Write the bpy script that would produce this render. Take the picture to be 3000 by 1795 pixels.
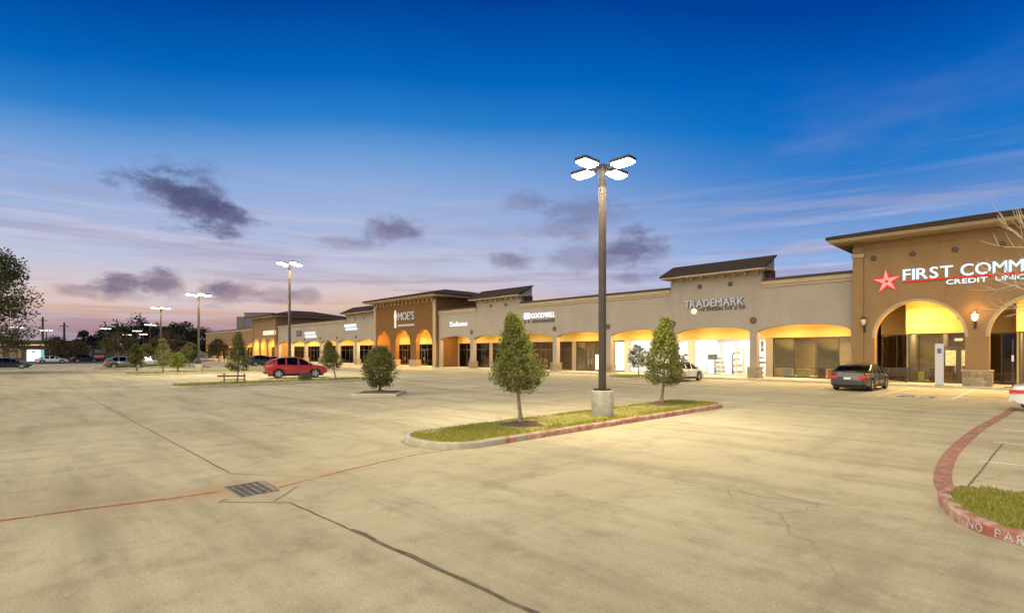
import bpy, bmesh, math, random
from mathutils import Vector, Matrix
R_ = math.radians
random.seed(7)
S = bpy.context.scene
for o in list(bpy.data.objects): bpy.data.objects.remove(o)
C = S.collection

# ------------------------------------------------------------------ camera
AX = R_(43.9); F = 1560.0; HZ = 1030.0; H = 2.2          # photo: 3000 x 1795 px
VX, VY = -math.cos(AX), math.sin(AX); RX, RY = math.sin(AX), math.cos(AX)
def ray(x): l = (x-1500)/F; return (VX+l*RX, VY+l*RY)
def onY(x, y, Y): d = ray(x); t = Y/d[1]; return Vector((t*d[0], Y, H+(HZ-y)/F*t))
def gnd(x, y, z=0.0): t = F*(H-z)/(y-HZ); d = ray(x); return Vector((t*d[0], t*d[1], z))
def far(x, d): r = ray(x); return Vector((r[0]*d, r[1]*d, 0))   # point on the ground, d metres away
cam = bpy.data.cameras.new('camera'); co = bpy.data.objects.new('camera', cam); C.objects.link(co)
co.location = (0, 0, H); co.rotation_euler = (R_(90), 0, R_(46.1))
cam.sensor_width = 36; cam.lens = F/3000*36; cam.shift_y = (HZ-897.5)/3000; cam.clip_start = .1; cam.clip_end = 5000
S.camera = co
S.view_settings.view_transform = 'Standard'; S.view_settings.look = 'None'
S.view_settings.exposure = 0.0; S.view_settings.gamma = 1; S.view_settings.use_curve_mapping = False
S.render.engine = 'CYCLES'
try:
    S.cycles.use_denoising = True; S.cycles.denoiser = 'OPENIMAGEDENOISE'
except Exception: pass
S.cycles.max_bounces = 6; S.cycles.diffuse_bounces = 3; S.cycles.glossy_bounces = 3
S.cycles.transparent_max_bounces = 12; S.cycles.transmission_bounces = 4
S.cycles.sample_clamp_indirect = 4; S.cycles.caustics_reflective = False; S.cycles.caustics_refractive = False

def lin(c):
    return tuple(((v/255)/12.92 if v/255 <= .04045 else (((v/255)+.055)/1.055)**2.4) for v in c)+(1.0,)

# ------------------------------------------------------------------ sky
W = bpy.data.worlds.new('World'); S.world = W; W.use_nodes = True
NT = W.node_tree; NT.nodes.clear(); L = NT.links
def nd(t, **k):
    n = NT.nodes.new(t)
    for a, v in k.items(): setattr(n, a, v)
    return n
def mth(op, a, b=None, c=None, clamp=False):
    n = nd('ShaderNodeMath', operation=op, use_clamp=clamp)
    for i, v in enumerate((a, b, c)):
        if v is None: continue
        if isinstance(v, (int, float)): n.inputs[i].default_value = v
        else: L.new(v, n.inputs[i])
    return n.outputs[0]
def ramp(fac, stops):
    n = nd('ShaderNodeValToRGB'); L.new(fac, n.inputs[0]); e = n.color_ramp.elements
    while len(e) > 1: e.remove(e[0])
    e[0].position = stops[0][0]; e[0].color = lin(stops[0][1])
    for p, c in stops[1:]:
        x = e.new(p); x.color = lin(c)
    return n.outputs[0]
def mixc(f, a, b):
    n = nd('ShaderNodeMix', data_type='RGBA')
    for i, v in ((0, f), (6, a), (7, b)):
        if isinstance(v, (int, float, tuple)): n.inputs[i].default_value = v
        else: L.new(v, n.inputs[i])
    return n.outputs[2]
tc = nd('ShaderNodeTexCoord'); vec = tc.outputs['Generated']
sp = nd('ShaderNodeSeparateXYZ'); L.new(vec, sp.inputs[0]); dx, dy, dz = sp.outputs
el = mth('ARCSINE', mth('MINIMUM', mth('MAXIMUM', dz, -1), 1)); az = mth('ARCTAN2', dy, dx)
def smooth(v, a, b):
    n = nd('ShaderNodeMapRange', interpolation_type='SMOOTHSTEP'); L.new(v, n.inputs[0]); n.inputs[1].default_value = a; n.inputs[2].default_value = b
    return n.outputs[0]
side = smooth(mth('ABSOLUTE', mth('SUBTRACT', az, R_(140))), R_(8), R_(46))     # the twilight glow is narrow: bluer to either side
eldeg = mth('DIVIDE', mth('MULTIPLY', mth('MULTIPLY', el, mth('ADD', 1.0, mth('MULTIPLY', side, .20))), 180/math.pi), 60, clamp=True)    # 0..60 deg -> 0..1
def E(y): return math.degrees(math.atan((HZ-y)/F))/60
west = ramp(eldeg, [(0, (140, 110, 128)), (E(975), (168, 134, 144)), (E(935), (204, 166, 156)), (E(900), (228, 194, 172)), (E(860), (220, 200, 198)), (E(790), (196, 198, 218)), (E(700), (174, 188, 222)),
                    (E(580), (148, 174, 220)), (E(470), (110, 158, 216)), (E(370), (44, 128, 204)), (E(240), (2, 102, 188)), (E(0), (0, 64, 152)), (1, (0, 30, 96))])
east = ramp(eldeg, [(0, (132, 140, 178)), (E(900), (158, 172, 216)), (E(800), (152, 184, 232)), (E(700), (124, 166, 222)), (E(600), (92, 142, 208)), (E(500), (40, 124, 204)),
                    (E(380), (4, 112, 198)), (E(240), (0, 98, 188)), (E(0), (0, 66, 156)), (1, (0, 36, 104))])
# how far round from the sunset (the sun went down beyond the far left end of the lot)
sa = R_(176); dot = mth('ADD', mth('MULTIPLY', dx, math.cos(sa)), mth('MULTIPLY', dy, math.sin(sa)))
hl = mth('SQRT', mth('ADD', mth('MULTIPLY', dx, dx), mth('ADD', mth('MULTIPLY', dy, dy), 1e-6)))
mr = nd('ShaderNodeMapRange', interpolation_type='SMOOTHSTEP'); L.new(mth('DIVIDE', dot, hl), mr.inputs[0])
mr.inputs[1].default_value = .30; mr.inputs[2].default_value = .93
sky = mixc(mr.outputs[0], east, west)
def noise(scale, stretch, detail=5, rough=.55, off=0):
    m = nd('ShaderNodeMapping'); L.new(vec, m.inputs[0]); m.inputs['Scale'].default_value = stretch; m.inputs['Location'].default_value = (off, off*.7, 0)
    n = nd('ShaderNodeTexNoise'); L.new(m.outputs[0], n.inputs[0]); n.inputs['Scale'].default_value = scale
    n.inputs['Detail'].default_value = detail; n.inputs['Roughness'].default_value = rough
    return n.outputs[0]
# thin streaks of high cloud, fading with height
st = smooth(noise(3.0, (1, 1, 17), 6, .62), .47, .66)
low = smooth(el, R_(19), R_(5))
sky = mixc(mth('MULTIPLY', mth('MULTIPLY', st, low), .60), sky, lin((214, 204, 218)))
st2 = smooth(noise(2.6, (1, 1, 22), 6, .62, 3.1), .48, .64)
sky = mixc(mth('MULTIPLY', mth('MULTIPLY', st2, low), .50), sky, lin((158, 138, 166)))
wisp = smooth(noise(1.6, (1, 1, 3.2), 6, .6, 6.7), .52, .80)
sky = mixc(mth('MULTIPLY', mth('MULTIPLY', wisp, smooth(el, R_(27), R_(13))), .5), sky, lin((150, 158, 204)))
vio = smooth(noise(2.4, (1, 1, 6.5), 7, .64, 9.2), .46, .68)
sky = mixc(mth('MULTIPLY', mth('MULTIPLY', vio, smooth(el, R_(17), R_(9))), .28), sky, lin((150, 142, 186)))
lav = smooth(noise(3.4, (1, 1, 9), 7, .64, 14.2), .50, .70)
sky = mixc(mth('MULTIPLY', mth('MULTIPLY', lav, smooth(el, R_(15), R_(6))), .40), sky, lin((206, 208, 230)))
# separate dark evening clouds: (photo x, y, half width, half height, strength, lightness)
CL = [(560, 575, 165, 70, 1.0, 0), (690, 635, 90, 42, .95, 0), (470, 545, 70, 35, .75, 0), (1150, 682, 80, 34, .8, .45), (1040, 712, 110, 18, .45, .6),
      (345, 845, 95, 42, .95, .75), (480, 835, 75, 40, .9, .75), (645, 845, 95, 40, .95, .75), (225, 850, 70, 18, .6, .9), (800, 868, 50, 20, .5, .9), (900, 868, 34, 20, .55, .9),
      (1540, 595, 70, 28, .45, .45), (1690, 640, 130, 48, .55, .5), (1515, 762, 70, 30, .7, .55), (1850, 728, 80, 46, .85, .4), (1700, 760, 130, 34, .45, .6), (1840, 815, 60, 16, .45, .5)]
n1 = noise(9, (1, 1, 2.0), 6, .62, 1.3); n2 = noise(22, (1, 1, 2.0), 5, .65, 4.4)
dist = mth('ADD', mth('MULTIPLY', mth('SUBTRACT', n1, .5), 3.6), mth('MULTIPLY', mth('SUBTRACT', n2, .5), 1.3))
dark = None
for (px, py, rx, ry, s, lt) in CL:
    h = math.hypot(F, px-1500); a0 = math.pi-AX-math.atan((px-1500)/F); e0 = math.atan((HZ-py)/h)
    ra = rx*.92/F*(F/h)**2; re = ry*1.02/h
    u = mth('DIVIDE', mth('SUBTRACT', az, a0), ra); v = mth('DIVIDE', mth('SUBTRACT', el, e0), re)
    d = mth('SQRT', mth('ADD', mth('MULTIPLY', u, u), mth('MULTIPLY', v, v)))
    m = smooth(mth('ADD', d, dist), 1.45, .35)
    m = mth('MULTIPLY', m, s*.92)
    c = tuple(int(a+(b-a)*lt) for a, b in zip((76, 80, 118), (128, 112, 136)))
    c2 = tuple(min(255, int(q*k)) for q, k in zip(c, (1.42, 1.30, 1.18)))          # thin parts and undersides are paler and pinker
    cc = mixc(mth('MULTIPLY', smooth(mth('ADD', mth('MULTIPLY', v, .55), mth('MULTIPLY', mth('SUBTRACT', n2, .5), 4.0)), .35, -.75), .8), lin(c), lin(c2))
    sky = mixc(m, sky, cc)
bg = nd('ShaderNodeBackground'); L.new(sky, bg.inputs[0]); bg.inputs[1].default_value = 1.0
wo = nd('ShaderNodeOutputWorld'); L.new(bg.outputs[0], wo.inputs[0])

# soft warm fill sun, added from the side away from the sunset
sl = bpy.data.lights.new('fill_sun', 'SUN'); sl.energy = 3.7; sl.angle = R_(80); sl.color = (1, .90, .63)
so = bpy.data.objects.new('fill_sun', sl); C.objects.link(so)
so.rotation_euler = Vector((-.20, .72, -.66)).to_track_quat('-Z', 'Y').to_euler()

# ------------------------------------------------------------------ materials
M = {}
def mat(name, col, rough=.7, col2=None, scale=3.0, bump=0.0, bscale=40.0, metal=0.0, spec=.5, coat=0.0, emit=None, es=0.0, rnd=0.0, stretch=None, detail=5, lo=.35, hi=.65):
    m = bpy.data.materials.new(name); m.use_nodes = True; nt = m.node_tree; b = nt.nodes['Principled BSDF']
    b.inputs['Base Color'].default_value = tuple(col)+(1,); b.inputs['Roughness'].default_value = rough
    b.inputs['Metallic'].default_value = metal; b.inputs['Specular IOR Level'].default_value = spec; b.inputs['Coat Weight'].default_value = coat
    if emit: b.inputs['Emission Color'].default_value = tuple(emit)+(1,); b.inputs['Emission Strength'].default_value = es
    src = None
    if col2 or bump:
        g = nt.nodes.new('ShaderNodeNewGeometry'); src = g.outputs['Position']
        if stretch:
            mp = nt.nodes.new('ShaderNodeMapping'); mp.inputs['Scale'].default_value = stretch; nt.links.new(src, mp.inputs[0]); src = mp.outputs[0]
    if col2:
        n = nt.nodes.new('ShaderNodeTexNoise'); n.inputs['Scale'].default_value = scale; n.inputs['Detail'].default_value = detail; n.inputs['Roughness'].default_value = .62
        nt.links.new(src, n.inputs[0]); r = nt.nodes.new('ShaderNodeMapRange'); r.inputs[1].default_value = lo; r.inputs[2].default_value = hi
        nt.links.new(n.outputs[0], r.inputs[0]); x = nt.nodes.new('ShaderNodeMix'); x.data_type = 'RGBA'
        nt.links.new(r.outputs[0], x.inputs[0]); x.inputs[6].default_value = tuple(col)+(1,); x.inputs[7].default_value = tuple(col2)+(1,)
        out = x.outputs[2]
        if rnd:
            oi = nt.nodes.new('ShaderNodeObjectInfo'); hs = nt.nodes.new('ShaderNodeHueSaturation'); rr = nt.nodes.new('ShaderNodeMapRange')
            rr.inputs[3].default_value = 1-rnd; rr.inputs[4].default_value = 1+rnd; nt.links.new(oi.outputs['Random'], rr.inputs[0])
            nt.links.new(rr.outputs[0], hs.inputs['Value']); nt.links.new(out, hs.inputs['Color']); out = hs.outputs[0]
        nt.links.new(out, b.inputs['Base Color'])
    if bump:
        n = nt.nodes.new('ShaderNodeTexNoise'); n.inputs['Scale'].default_value = bscale; n.inputs['Detail'].default_value = 4
        nt.links.new(src, n.inputs[0]); bp = nt.nodes.new('ShaderNodeBump'); bp.inputs['Strength'].default_value = bump; bp.inputs['Distance'].default_value = .02
        nt.links.new(n.outputs[0], bp.inputs['Height']); nt.links.new(bp.outputs[0], b.inputs['Normal'])
    M[name] = m; return m
def emis(name, col, s):
    m = bpy.data.materials.new(name); m.use_nodes = True; nt = m.node_tree; nt.nodes.clear()
    e = nt.nodes.new('ShaderNodeEmission'); e.inputs[0].default_value = tuple(col)+(1,); e.inputs[1].default_value = s
    o = nt.nodes.new('ShaderNodeOutputMaterial'); nt.links.new(e.outputs[0], o.inputs[0]); M[name] = m; return m
def paint(name, col, wear, sc=6.0):                       # worn road paint: bare concrete shows through
    m = mat(name, col, .75, tuple(c*.75 for c in col), 5); nt = m.node_tree; b = nt.nodes['Principled BSDF']; out = nt.nodes['Material Output']
    g = nt.nodes.new('ShaderNodeNewGeometry'); n = nt.nodes.new('ShaderNodeTexNoise'); n.inputs['Scale'].default_value = sc; n.inputs['Detail'].default_value = 8; n.inputs['Roughness'].default_value = .72
    nt.links.new(g.outputs['Position'], n.inputs[0]); r = nt.nodes.new('ShaderNodeMapRange'); r.inputs[1].default_value = wear-.09; r.inputs[2].default_value = wear+.09
    nt.links.new(n.outputs[0], r.inputs[0]); t = nt.nodes.new('ShaderNodeBsdfTransparent'); x = nt.nodes.new('ShaderNodeMixShader')
    nt.links.new(r.outputs[0], x.inputs[0]); nt.links.new(t.outputs[0], x.inputs[1]); nt.links.new(b.outputs[0], x.inputs[2]); nt.links.new(x.outputs[0], out.inputs[0])
    return m
def glass(name, tint, refl=.12, clear=.85):
    m = bpy.data.materials.new(name); m.use_nodes = True; nt = m.node_tree; nt.nodes.clear()
    t = nt.nodes.new('ShaderNodeBsdfTransparent'); t.inputs[0].default_value = tuple(clear*c for c in tint)+(1,)
    g = nt.nodes.new('ShaderNodeBsdfGlossy'); g.inputs['Roughness'].default_value = .02; g.inputs[0].default_value = (.9, .9, .9, 1)
    f = nt.nodes.new('ShaderNodeFresnel'); f.inputs[0].default_value = 1.32; a = nt.nodes.new('ShaderNodeMath'); a.operation = 'ADD'; a.inputs[1].default_value = refl-.02; a.use_clamp = True
    nt.links.new(f.outputs[0], a.inputs[0]); x = nt.nodes.new('ShaderNodeMixShader'); o = nt.nodes.new('ShaderNodeOutputMaterial')
    nt.links.new(a.outputs[0], x.inputs[0]); nt.links.new(t.outputs[0], x.inputs[1]); nt.links.new(g.outputs[0], x.inputs[2]); nt.links.new(x.outputs[0], o.inputs[0]); M[name] = m
def leafmat(name, c1, c2, trans=.25):
    m = bpy.data.materials.new(name); m.use_nodes = True; nt = m.node_tree; b = nt.nodes['Principled BSDF']; out = nt.nodes['Material Output']
    g = nt.nodes.new('ShaderNodeNewGeometry'); x = nt.nodes.new('ShaderNodeMix'); x.data_type = 'RGBA'
    x.inputs[6].default_value = tuple(c1)+(1,); x.inputs[7].default_value = tuple(c2)+(1,); nt.links.new(g.outputs['Random Per Island'], x.inputs[0])
    nt.links.new(x.outputs[2], b.inputs['Base Color']); b.inputs['Roughness'].default_value = .5; b.inputs['Specular IOR Level'].default_value = .35
    t = nt.nodes.new('ShaderNodeBsdfTranslucent'); nt.links.new(x.outputs[2], t.inputs[0]); s = nt.nodes.new('ShaderNodeMixShader'); s.inputs[0].default_value = trans
    nt.links.new(b.outputs[0], s.inputs[1]); nt.links.new(t.outputs[0], s.inputs[2]); nt.links.new(s.outputs[0], out.inputs[0]); M[name] = m

def concrete():
    m = bpy.data.materials.new('lot_concrete'); m.use_nodes = True; nt = m.node_tree; b = nt.nodes['Principled BSDF']; lk = nt.links.new
    g = nt.nodes.new('ShaderNodeNewGeometry')
    def nz(sc, st=(1, 1, 1), det=6, rough=.6, off=0):
        mp = nt.nodes.new('ShaderNodeMapping'); mp.inputs['Scale'].default_value = st; mp.inputs['Location'].default_value = (off, off, 0); lk(g.outputs['Position'], mp.inputs[0])
        n = nt.nodes.new('ShaderNodeTexNoise'); n.inputs['Scale'].default_value = sc; n.inputs['Detail'].default_value = det; n.inputs['Roughness'].default_value = rough; lk(mp.outputs[0], n.inputs[0]); return n.outputs[0]
    def mr(v, a, b_): r = nt.nodes.new('ShaderNodeMapRange'); r.inputs[1].default_value = a; r.inputs[2].default_value = b_; lk(v, r.inputs[0]); return r.outputs[0]
    def mx(f, a, c):
        x = nt.nodes.new('ShaderNodeMix'); x.data_type = 'RGBA'
        for i, v in ((0, f), (6, a), (7, c)):
            if isinstance(v, (tuple, float)): x.inputs[i].default_value = v
            else: lk(v, x.inputs[i])
        return x.outputs[2]
    def mul(v, k): q = nt.nodes.new('ShaderNodeMath'); q.operation = 'MULTIPLY'; lk(v, q.inputs[0]); q.inputs[1].default_value = k; return q.outputs[0]
    c = mx(mr(nz(.16, (1, 1, 1), 6), .36, .64), (.50, .435, .265, 1), (.62, .545, .345, 1))
    c = mx(mul(mr(nz(.5, (.22, 1.4, 1), 7, .65, 5), .47, .69), .64), c, (.225, .185, .115, 1))       # tyre-drag streaks along the drive lane
    c = mx(mul(mr(nz(.45, (1.3, .2, 1), 7, .65, 11), .51, .71), .52), c, (.245, .20, .13, 1))
    c = mx(mul(mr(nz(1.5, (1, 1, 1), 8, .7, 23), .50, .68), .48), c, (.25, .205, .13, 1))          # oil and dirt blotches
    c = mx(mul(mr(nz(.42, (1, 1, 1), 8, .68, 57), .46, .68), .34), c, (.33, .265, .165, 1))
    c = mx(mul(mr(nz(5.0, (1, 1, 1), 6, .7, 31), .56, .68), .40), c, (.60, .54, .40, 1))
    c = mx(mul(mr(nz(38, (1, 1, 1), 3, .6, 3), .40, .66), .38), c, (.24, .20, .13, 1))
    vn = nt.nodes.new('ShaderNodeTexVoronoi'); vn.feature = 'DISTANCE_TO_EDGE'; vn.inputs['Scale'].default_value = .17       # hairline cracks
    wv = nt.nodes.new('ShaderNodeVectorMath'); wv.operation = 'MULTIPLY_ADD'; nq = nt.nodes.new('ShaderNodeTexNoise'); nq.inputs['Scale'].default_value = .9; nq.inputs['Detail'].default_value = 6; lk(g.outputs['Position'], nq.inputs[0])
    lk(nq.outputs['Color'], wv.inputs[0]); wv.inputs[1].default_value = (1.3, 1.3, 0); lk(g.outputs['Position'], wv.inputs[2]); lk(wv.outputs[0], vn.inputs['Vector'])
    ck = nt.nodes.new('ShaderNodeMath'); ck.operation = 'MULTIPLY'; lk(mr(vn.outputs['Distance'], .0032, .0012), ck.inputs[0]); lk(mr(nz(.3, (1, 1, 1), 3, .5, 77), .50, .62), ck.inputs[1])
    c = mx(mul(ck.outputs[0], .45), c, (.15, .12, .075, 1))
    # rusty wash line towards the drain
    sp = nt.nodes.new('ShaderNodeSeparateXYZ'); lk(g.outputs['Position'], sp.inputs[0])
    def gauss(o, ctr, w):
        a = nt.nodes.new('ShaderNodeMath'); a.operation = 'SUBTRACT'; lk(o, a.inputs[0]); a.inputs[1].default_value = ctr
        a2 = nt.nodes.new('ShaderNodeMath'); a2.operation = 'ABSOLUTE'; lk(a.outputs[0], a2.inputs[0]); return mr(a2.outputs[0], w, 0)
    f = nt.nodes.new('ShaderNodeMath'); f.operation = 'MULTIPLY'; lk(gauss(sp.outputs[0], -9.3, 1.0), f.inputs[0]); lk(mr(nz(1.2, (1, .5, 1), 6, .6, 41), .40, .66), f.inputs[1])
    f2 = nt.nodes.new('ShaderNodeMath'); f2.operation = 'MULTIPLY'; lk(f.outputs[0], f2.inputs[0]); lk(gauss(sp.outputs[1], 3.0, 5.0), f2.inputs[1])
    c = mx(f2.outputs[0], c, (.46, .27, .13, 1))
    lk(c, b.inputs['Base Color']); b.inputs['Roughness'].default_value = .82; b.inputs['Specular IOR Level'].default_value = .3
    bp = nt.nodes.new('ShaderNodeBump'); bp.inputs['Strength'].default_value = .35; bp.inputs['Distance'].default_value = .008; lk(nz(60, (1, 1, 1), 4), bp.inputs['Height']); lk(bp.outputs[0], b.inputs['Normal'])
    M['lot'] = m
concrete()
mat('earth', (.10, .085, .055), .95, (.15, .125, .08), .3)
mat('asphalt', (.05, .048, .045), .9, (.075, .07, .065), .6)
mat('walk', (.50, .45, .36), .85, (.40, .35, .27), 1.2, .15)
mat('kerb', (.50, .45, .35), .85, (.36, .32, .24), 2.5, .2)
mat('redkerb', (.40, .13, .10), .8, (.52, .38, .30), 4.5, .2, lo=.40, hi=.62, detail=9)
mat('redkerb2', (.45, .20, .14), .8, (.50, .37, .26), 4.0, .2, lo=.38, hi=.62)
mat('joint', (.11, .085, .05), .9, (.22, .175, .11), 5, lo=.42, hi=.62)
paint('white_line', (.80, .78, .72), .40); paint('faint_line', (.66, .63, .56), .52); paint('red_line', (.45, .14, .09), .47, 3.0)
paint('blue_pad', (.20, .22, .40), .47); paint('kerb_text', (.80, .74, .66), .42, 30)
paint('red_faded', (.44, .19, .14), .44, 2.2); paint('red_wash', (.50, .22, .12), .50, 1.5)
mat('grey_stucco', (.335, .285, .235), .9, (.297, .25, .205), .8, .25, 60, stretch=(1, 1, .5), detail=8)
mat('brown_stucco', (.265, .160, .070), .9, (.228, .135, .058), .8, .25, 60, stretch=(1, 1, .5), detail=8)
mat('brick_brown', (.17, .082, .020), .9, (.14, .066, .016), 1.5, .3, 40)
mat('trim', (.40, .31, .195), .85, (.35, .27, .165), 1.0, .15)
mat('cap', (.06, .042, .032), .9, (.08, .056, .043), 2, spec=.1)
mat('soffit', (.55, .45, .26), .85, (.51, .42, .29), 1.5)
mat('back_wall', (.60, .48, .22), .85, (.56, .44, .20), 1.2, .1)
mat('roof_tile', (.040, .028, .022), .95, (.062, .043, .033), 3.0, .8, 14, spec=.08, stretch=(1, 4, 1))
mat('stone', (.34, .27, .175), .9, (.24, .19, .12), 5.0, .5, 14, rnd=.28)
mat('ornament', (.11, .085, .065), .7, (.09, .07, .055), 5)
mat('bronze', (.055, .045, .038), .45, None, metal=.3)
mat('frame', (.075, .062, .05), .5, None, metal=.3); mat('frame_light', (.60, .58, .54), .5)
mat('pole', (.085, .068, .055), .5, (.07, .056, .046), 3, metal=.2)
mat('pole_base', (.43, .40, .32), .9, (.30, .28, .22), 4.0, .3)
mat('iron', (.30, .27, .22), .7, (.18, .16, .13), 8)
mat('pit', (.012, .011, .010), .95)
mat('room_dark', (.27, .20, .135), .9, (.18, .135, .09), 1.5); mat('room_light', (.80, .79, .76), .8); mat('room_olive', (.28, .235, .135), .9, (.22, .18, .10), .8)
mat('blind', (.33, .28, .17), .9, (.28, .235, .14), 3)
mat('poster', (.72, .66, .46), .7, (.50, .47, .30), 7, lo=.45, hi=.55); mat('poster2', (.60, .60, .62), .7, (.32, .36, .46), 6, lo=.48, hi=.55)
mat('wood', (.20, .12, .06), .8, (.15, .09, .045), 9); mat('bench', (.05, .035, .035), .6)
mat('mulch', (.105, .062, .036), .95, (.16, .10, .06), 14, .9, 30)
mat('soil', (.24, .24, .03), .95, (.36, .30, .10), 3)
mat('bark', (.29, .23, .15), .9, (.18, .14, .09), 14, .6, 30); mat('bark_dark', (.07, .055, .04), .95, (.05, .04, .03), 6); mat('bark_pale', (.52, .42, .28), .9, (.40, .31, .20), 8)
leafmat('leaf', (.13, .14, .032), (.32, .30, .11), .38); leafmat('leaf_dark', (.07, .088, .018), (.17, .165, .045), .35); leafmat('leaf_bright', (.16, .20, .025), (.32, .33, .07))
leafmat('leaf_far', (.018, .024, .012), (.045, .045, .020), .15); leafmat('leaf_brown', (.07, .055, .02), (.12, .085, .035), .2); leafmat('leaf_oak', (.045, .060, .014), (.11, .11, .035)); leafmat('leaf_grey', (.10, .105, .07), (.18, .18, .13))
leafmat('grass', (.22, .24, .018), (.40, .36, .07), .3)
glass('pane', (1, 1, .95), .03, .92); glass('pane_dark', (.86, .78, .66), .035, .7); glass('car_glass', (.28, .30, .32), .045, .22)
mat('tyre', (.02, .02, .02), .85); mat('rim', (.50, .49, .48), .35, None, metal=.8); mat('black_trim', (.025, .025, .025), .6)
for n, c in (('red_paint', (.36, .022, .022)), ('grey_paint', (.065, .057, .052)), ('white_paint', (.72, .71, .69)), ('black_paint', (.022, .022, .026)), ('blue_paint', (.025, .045, .075)), ('silver_paint', (.38, .38, .39)), ('slate_paint', (.13, .145, .15))):
    mat(n, c, .3, None, coat=.6, metal=0 if 'white' in n or 'red' in n else .35)
mat('tail_red', (.42, .02, .015), .3, None, emit=(1, .05, .03), es=.25); mat('lamp_clear', (.75, .75, .72), .2); mat('plate', (.62, .64, .66), .5)
emis('lamp_lens', (1, .93, .76), 34); emis('lamp_far', (1, .86, .55), 9)
emis('sign_white', (.93, .96, 1.0), 1.35); emis('sign_cyan', (.55, .92, 1.0), .8); emis('sign_red', (1, .045, .035), 1.0); emis('sign_pink', (1, .40, .32), 1.15); emis('sign_blue', (.78, .82, 1.0), 1.2)
emis('sign_dim', (.90, .87, .82), .55); emis('sign_warm', (1, .88, .62), 1.1); emis('sconce_glow', (1, .62, .32), 9); emis('down_glow', (1, .74, .36), 6); emis('ceiling_panel', (.95, .97, 1.0), 3.2)
emis('teal_glow', (.20, .75, .80), .9); emis('cyan_glow', (.35, .80, 1.0), 1.2); emis('amber_glow', (1, .55, .10), 1.4); emis('warm_room', (1, .72, .30), 1.3); emis('strip_glow', (1, .72, .36), .9)
mat('crate_yellow', (.62, .48, .16), .7, (.5, .4, .14), 6); mat('crate_orange', (.60, .27, .06), .7, (.5, .2, .05), 6); mat('white_glow', (.85, .84, .82), .6, None, emit=(1, .98, .95), es=.55); mat('joint_grey', (.20, .165, .13), .9); mat('sign_dark', (.09, .07, .05), .6); mat('sign_plate', (.63, .62, .57), .5); mat('hcsign', (.05, .10, .30), .5); mat('panel_grey', (.50, .49, .50), .6)
mat('far_block', (.155, .13, .15), .9, (.135, .115, .13), .1); mat('far_brown', (.10, .055, .035), .9, (.08, .045, .03), .4); mat('far_tan', (.25, .20, .15), .9, (.2, .16, .12), .3)

# ------------------------------------------------------------------ mesh helpers
class MB:
    def __init__(s): s.v = []; s.f = []
    def add(s, vs, fs):
        b = len(s.v); s.v += [tuple(v) for v in vs]; s.f += [tuple(i+b for i in f) for f in fs]; return s
    def box(s, x0, x1, y0, y1, z0, z1):
        return s.add([(x0, y0, z0), (x1, y0, z0), (x1, y1, z0), (x0, y1, z0), (x0, y0, z1), (x1, y0, z1), (x1, y1, z1), (x0, y1, z1)],
                     [(0, 3, 2, 1), (4, 5, 6, 7), (0, 1, 5, 4), (1, 2, 6, 5), (2, 3, 7, 6), (3, 0, 4, 7)])
    def tube(s, pts, rad, n=8, cap=True):
        pts = [Vector(p) for p in pts]; rs = rad if isinstance(rad, (list, tuple)) else [rad]*len(pts); b = len(s.v)
        for i, p in enumerate(pts):
            d = (pts[min(i+1, len(pts)-1)]-pts[max(i-1, 0)]).normalized()
            a = d.cross(Vector((0, 0, 1)) if abs(d.z) < .95 else Vector((1, 0, 0))).normalized(); c = d.cross(a)
            for k in range(n):
                t = 2*math.pi*(k+.5)/n; s.v.append(tuple(p+(a*math.cos(t)+c*math.sin(t))*rs[i]))
        for i in range(len(pts)-1):
            for k in range(n): s.f.append((b+i*n+k, b+i*n+(k+1) % n, b+(i+1)*n+(k+1) % n, b+(i+1)*n+k))
        if cap: s.f.append(tuple(b+k for k in range(n))[::-1]); e = b+(len(pts)-1)*n; s.f.append(tuple(e+k for k in range(n)))
        return s
    def lathe(s, prof, n=16, c=(0, 0, 0)):
        b = len(s.v)
        for r, z in prof:
            for k in range(n): t = 2*math.pi*k/n; s.v.append((c[0]+r*math.cos(t), c[1]+r*math.sin(t), c[2]+z))
        for i in range(len(prof)-1):
            for k in range(n): s.f.append((b+i*n+k, b+i*n+(k+1) % n, b+(i+1)*n+(k+1) % n, b+(i+1)*n+k))
        s.f.append(tuple(b+k for k in range(n))[::-1]); e = b+(len(prof)-1)*n; s.f.append(tuple(e+k for k in range(n))); return s
    def prism(s, poly, axis, a0, a1):                      # poly of 2-d points extruded along an axis
        n = len(poly); P = []
        for a in (a0, a1):
            for (p, q) in poly: P.append({'x': (a, p, q), 'y': (p, a, q), 'z': (p, q, a)}[axis])
        return s.add(P, [tuple(range(n))[::-1], tuple(range(n, 2*n))]+[(i, (i+1) % n, n+(i+1) % n, n+i) for i in range(n)])
    def build(s, name, m, parent=None, smooth=False, bevel=0, off=None, fix=True):
        me = bpy.data.meshes.new(name); vs = s.v
        if off is not None: vs = [(a-off[0], b-off[1], c-off[2]) for a, b, c in vs]
        me.from_pydata(vs, [], s.f); me.materials.append(M[m])
        if fix:
            bm = bmesh.new(); bm.from_mesh(me); bmesh.ops.recalc_face_normals(bm, faces=bm.faces); bm.to_mesh(me); bm.free()
        if smooth:
            me.polygons.foreach_set('use_smooth', [True]*len(me.polygons))
            try: me.set_sharp_from_angle(angle=R_(38))
            except Exception: pass
        me.update(); o = bpy.data.objects.new(name, me); C.objects.link(o)
        if parent: o.parent = parent
        if bevel: b = o.modifiers.new('bevel', 'BEVEL'); b.width = bevel; b.segments = 2; b.limit_method = 'ANGLE'
        return o
def tag(o, label=None, cat=None, group=None, kind=None):
    for k, v in (('label', label), ('category', cat), ('group', group), ('kind', kind)):
        if v: o[k] = v
    return o
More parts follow.
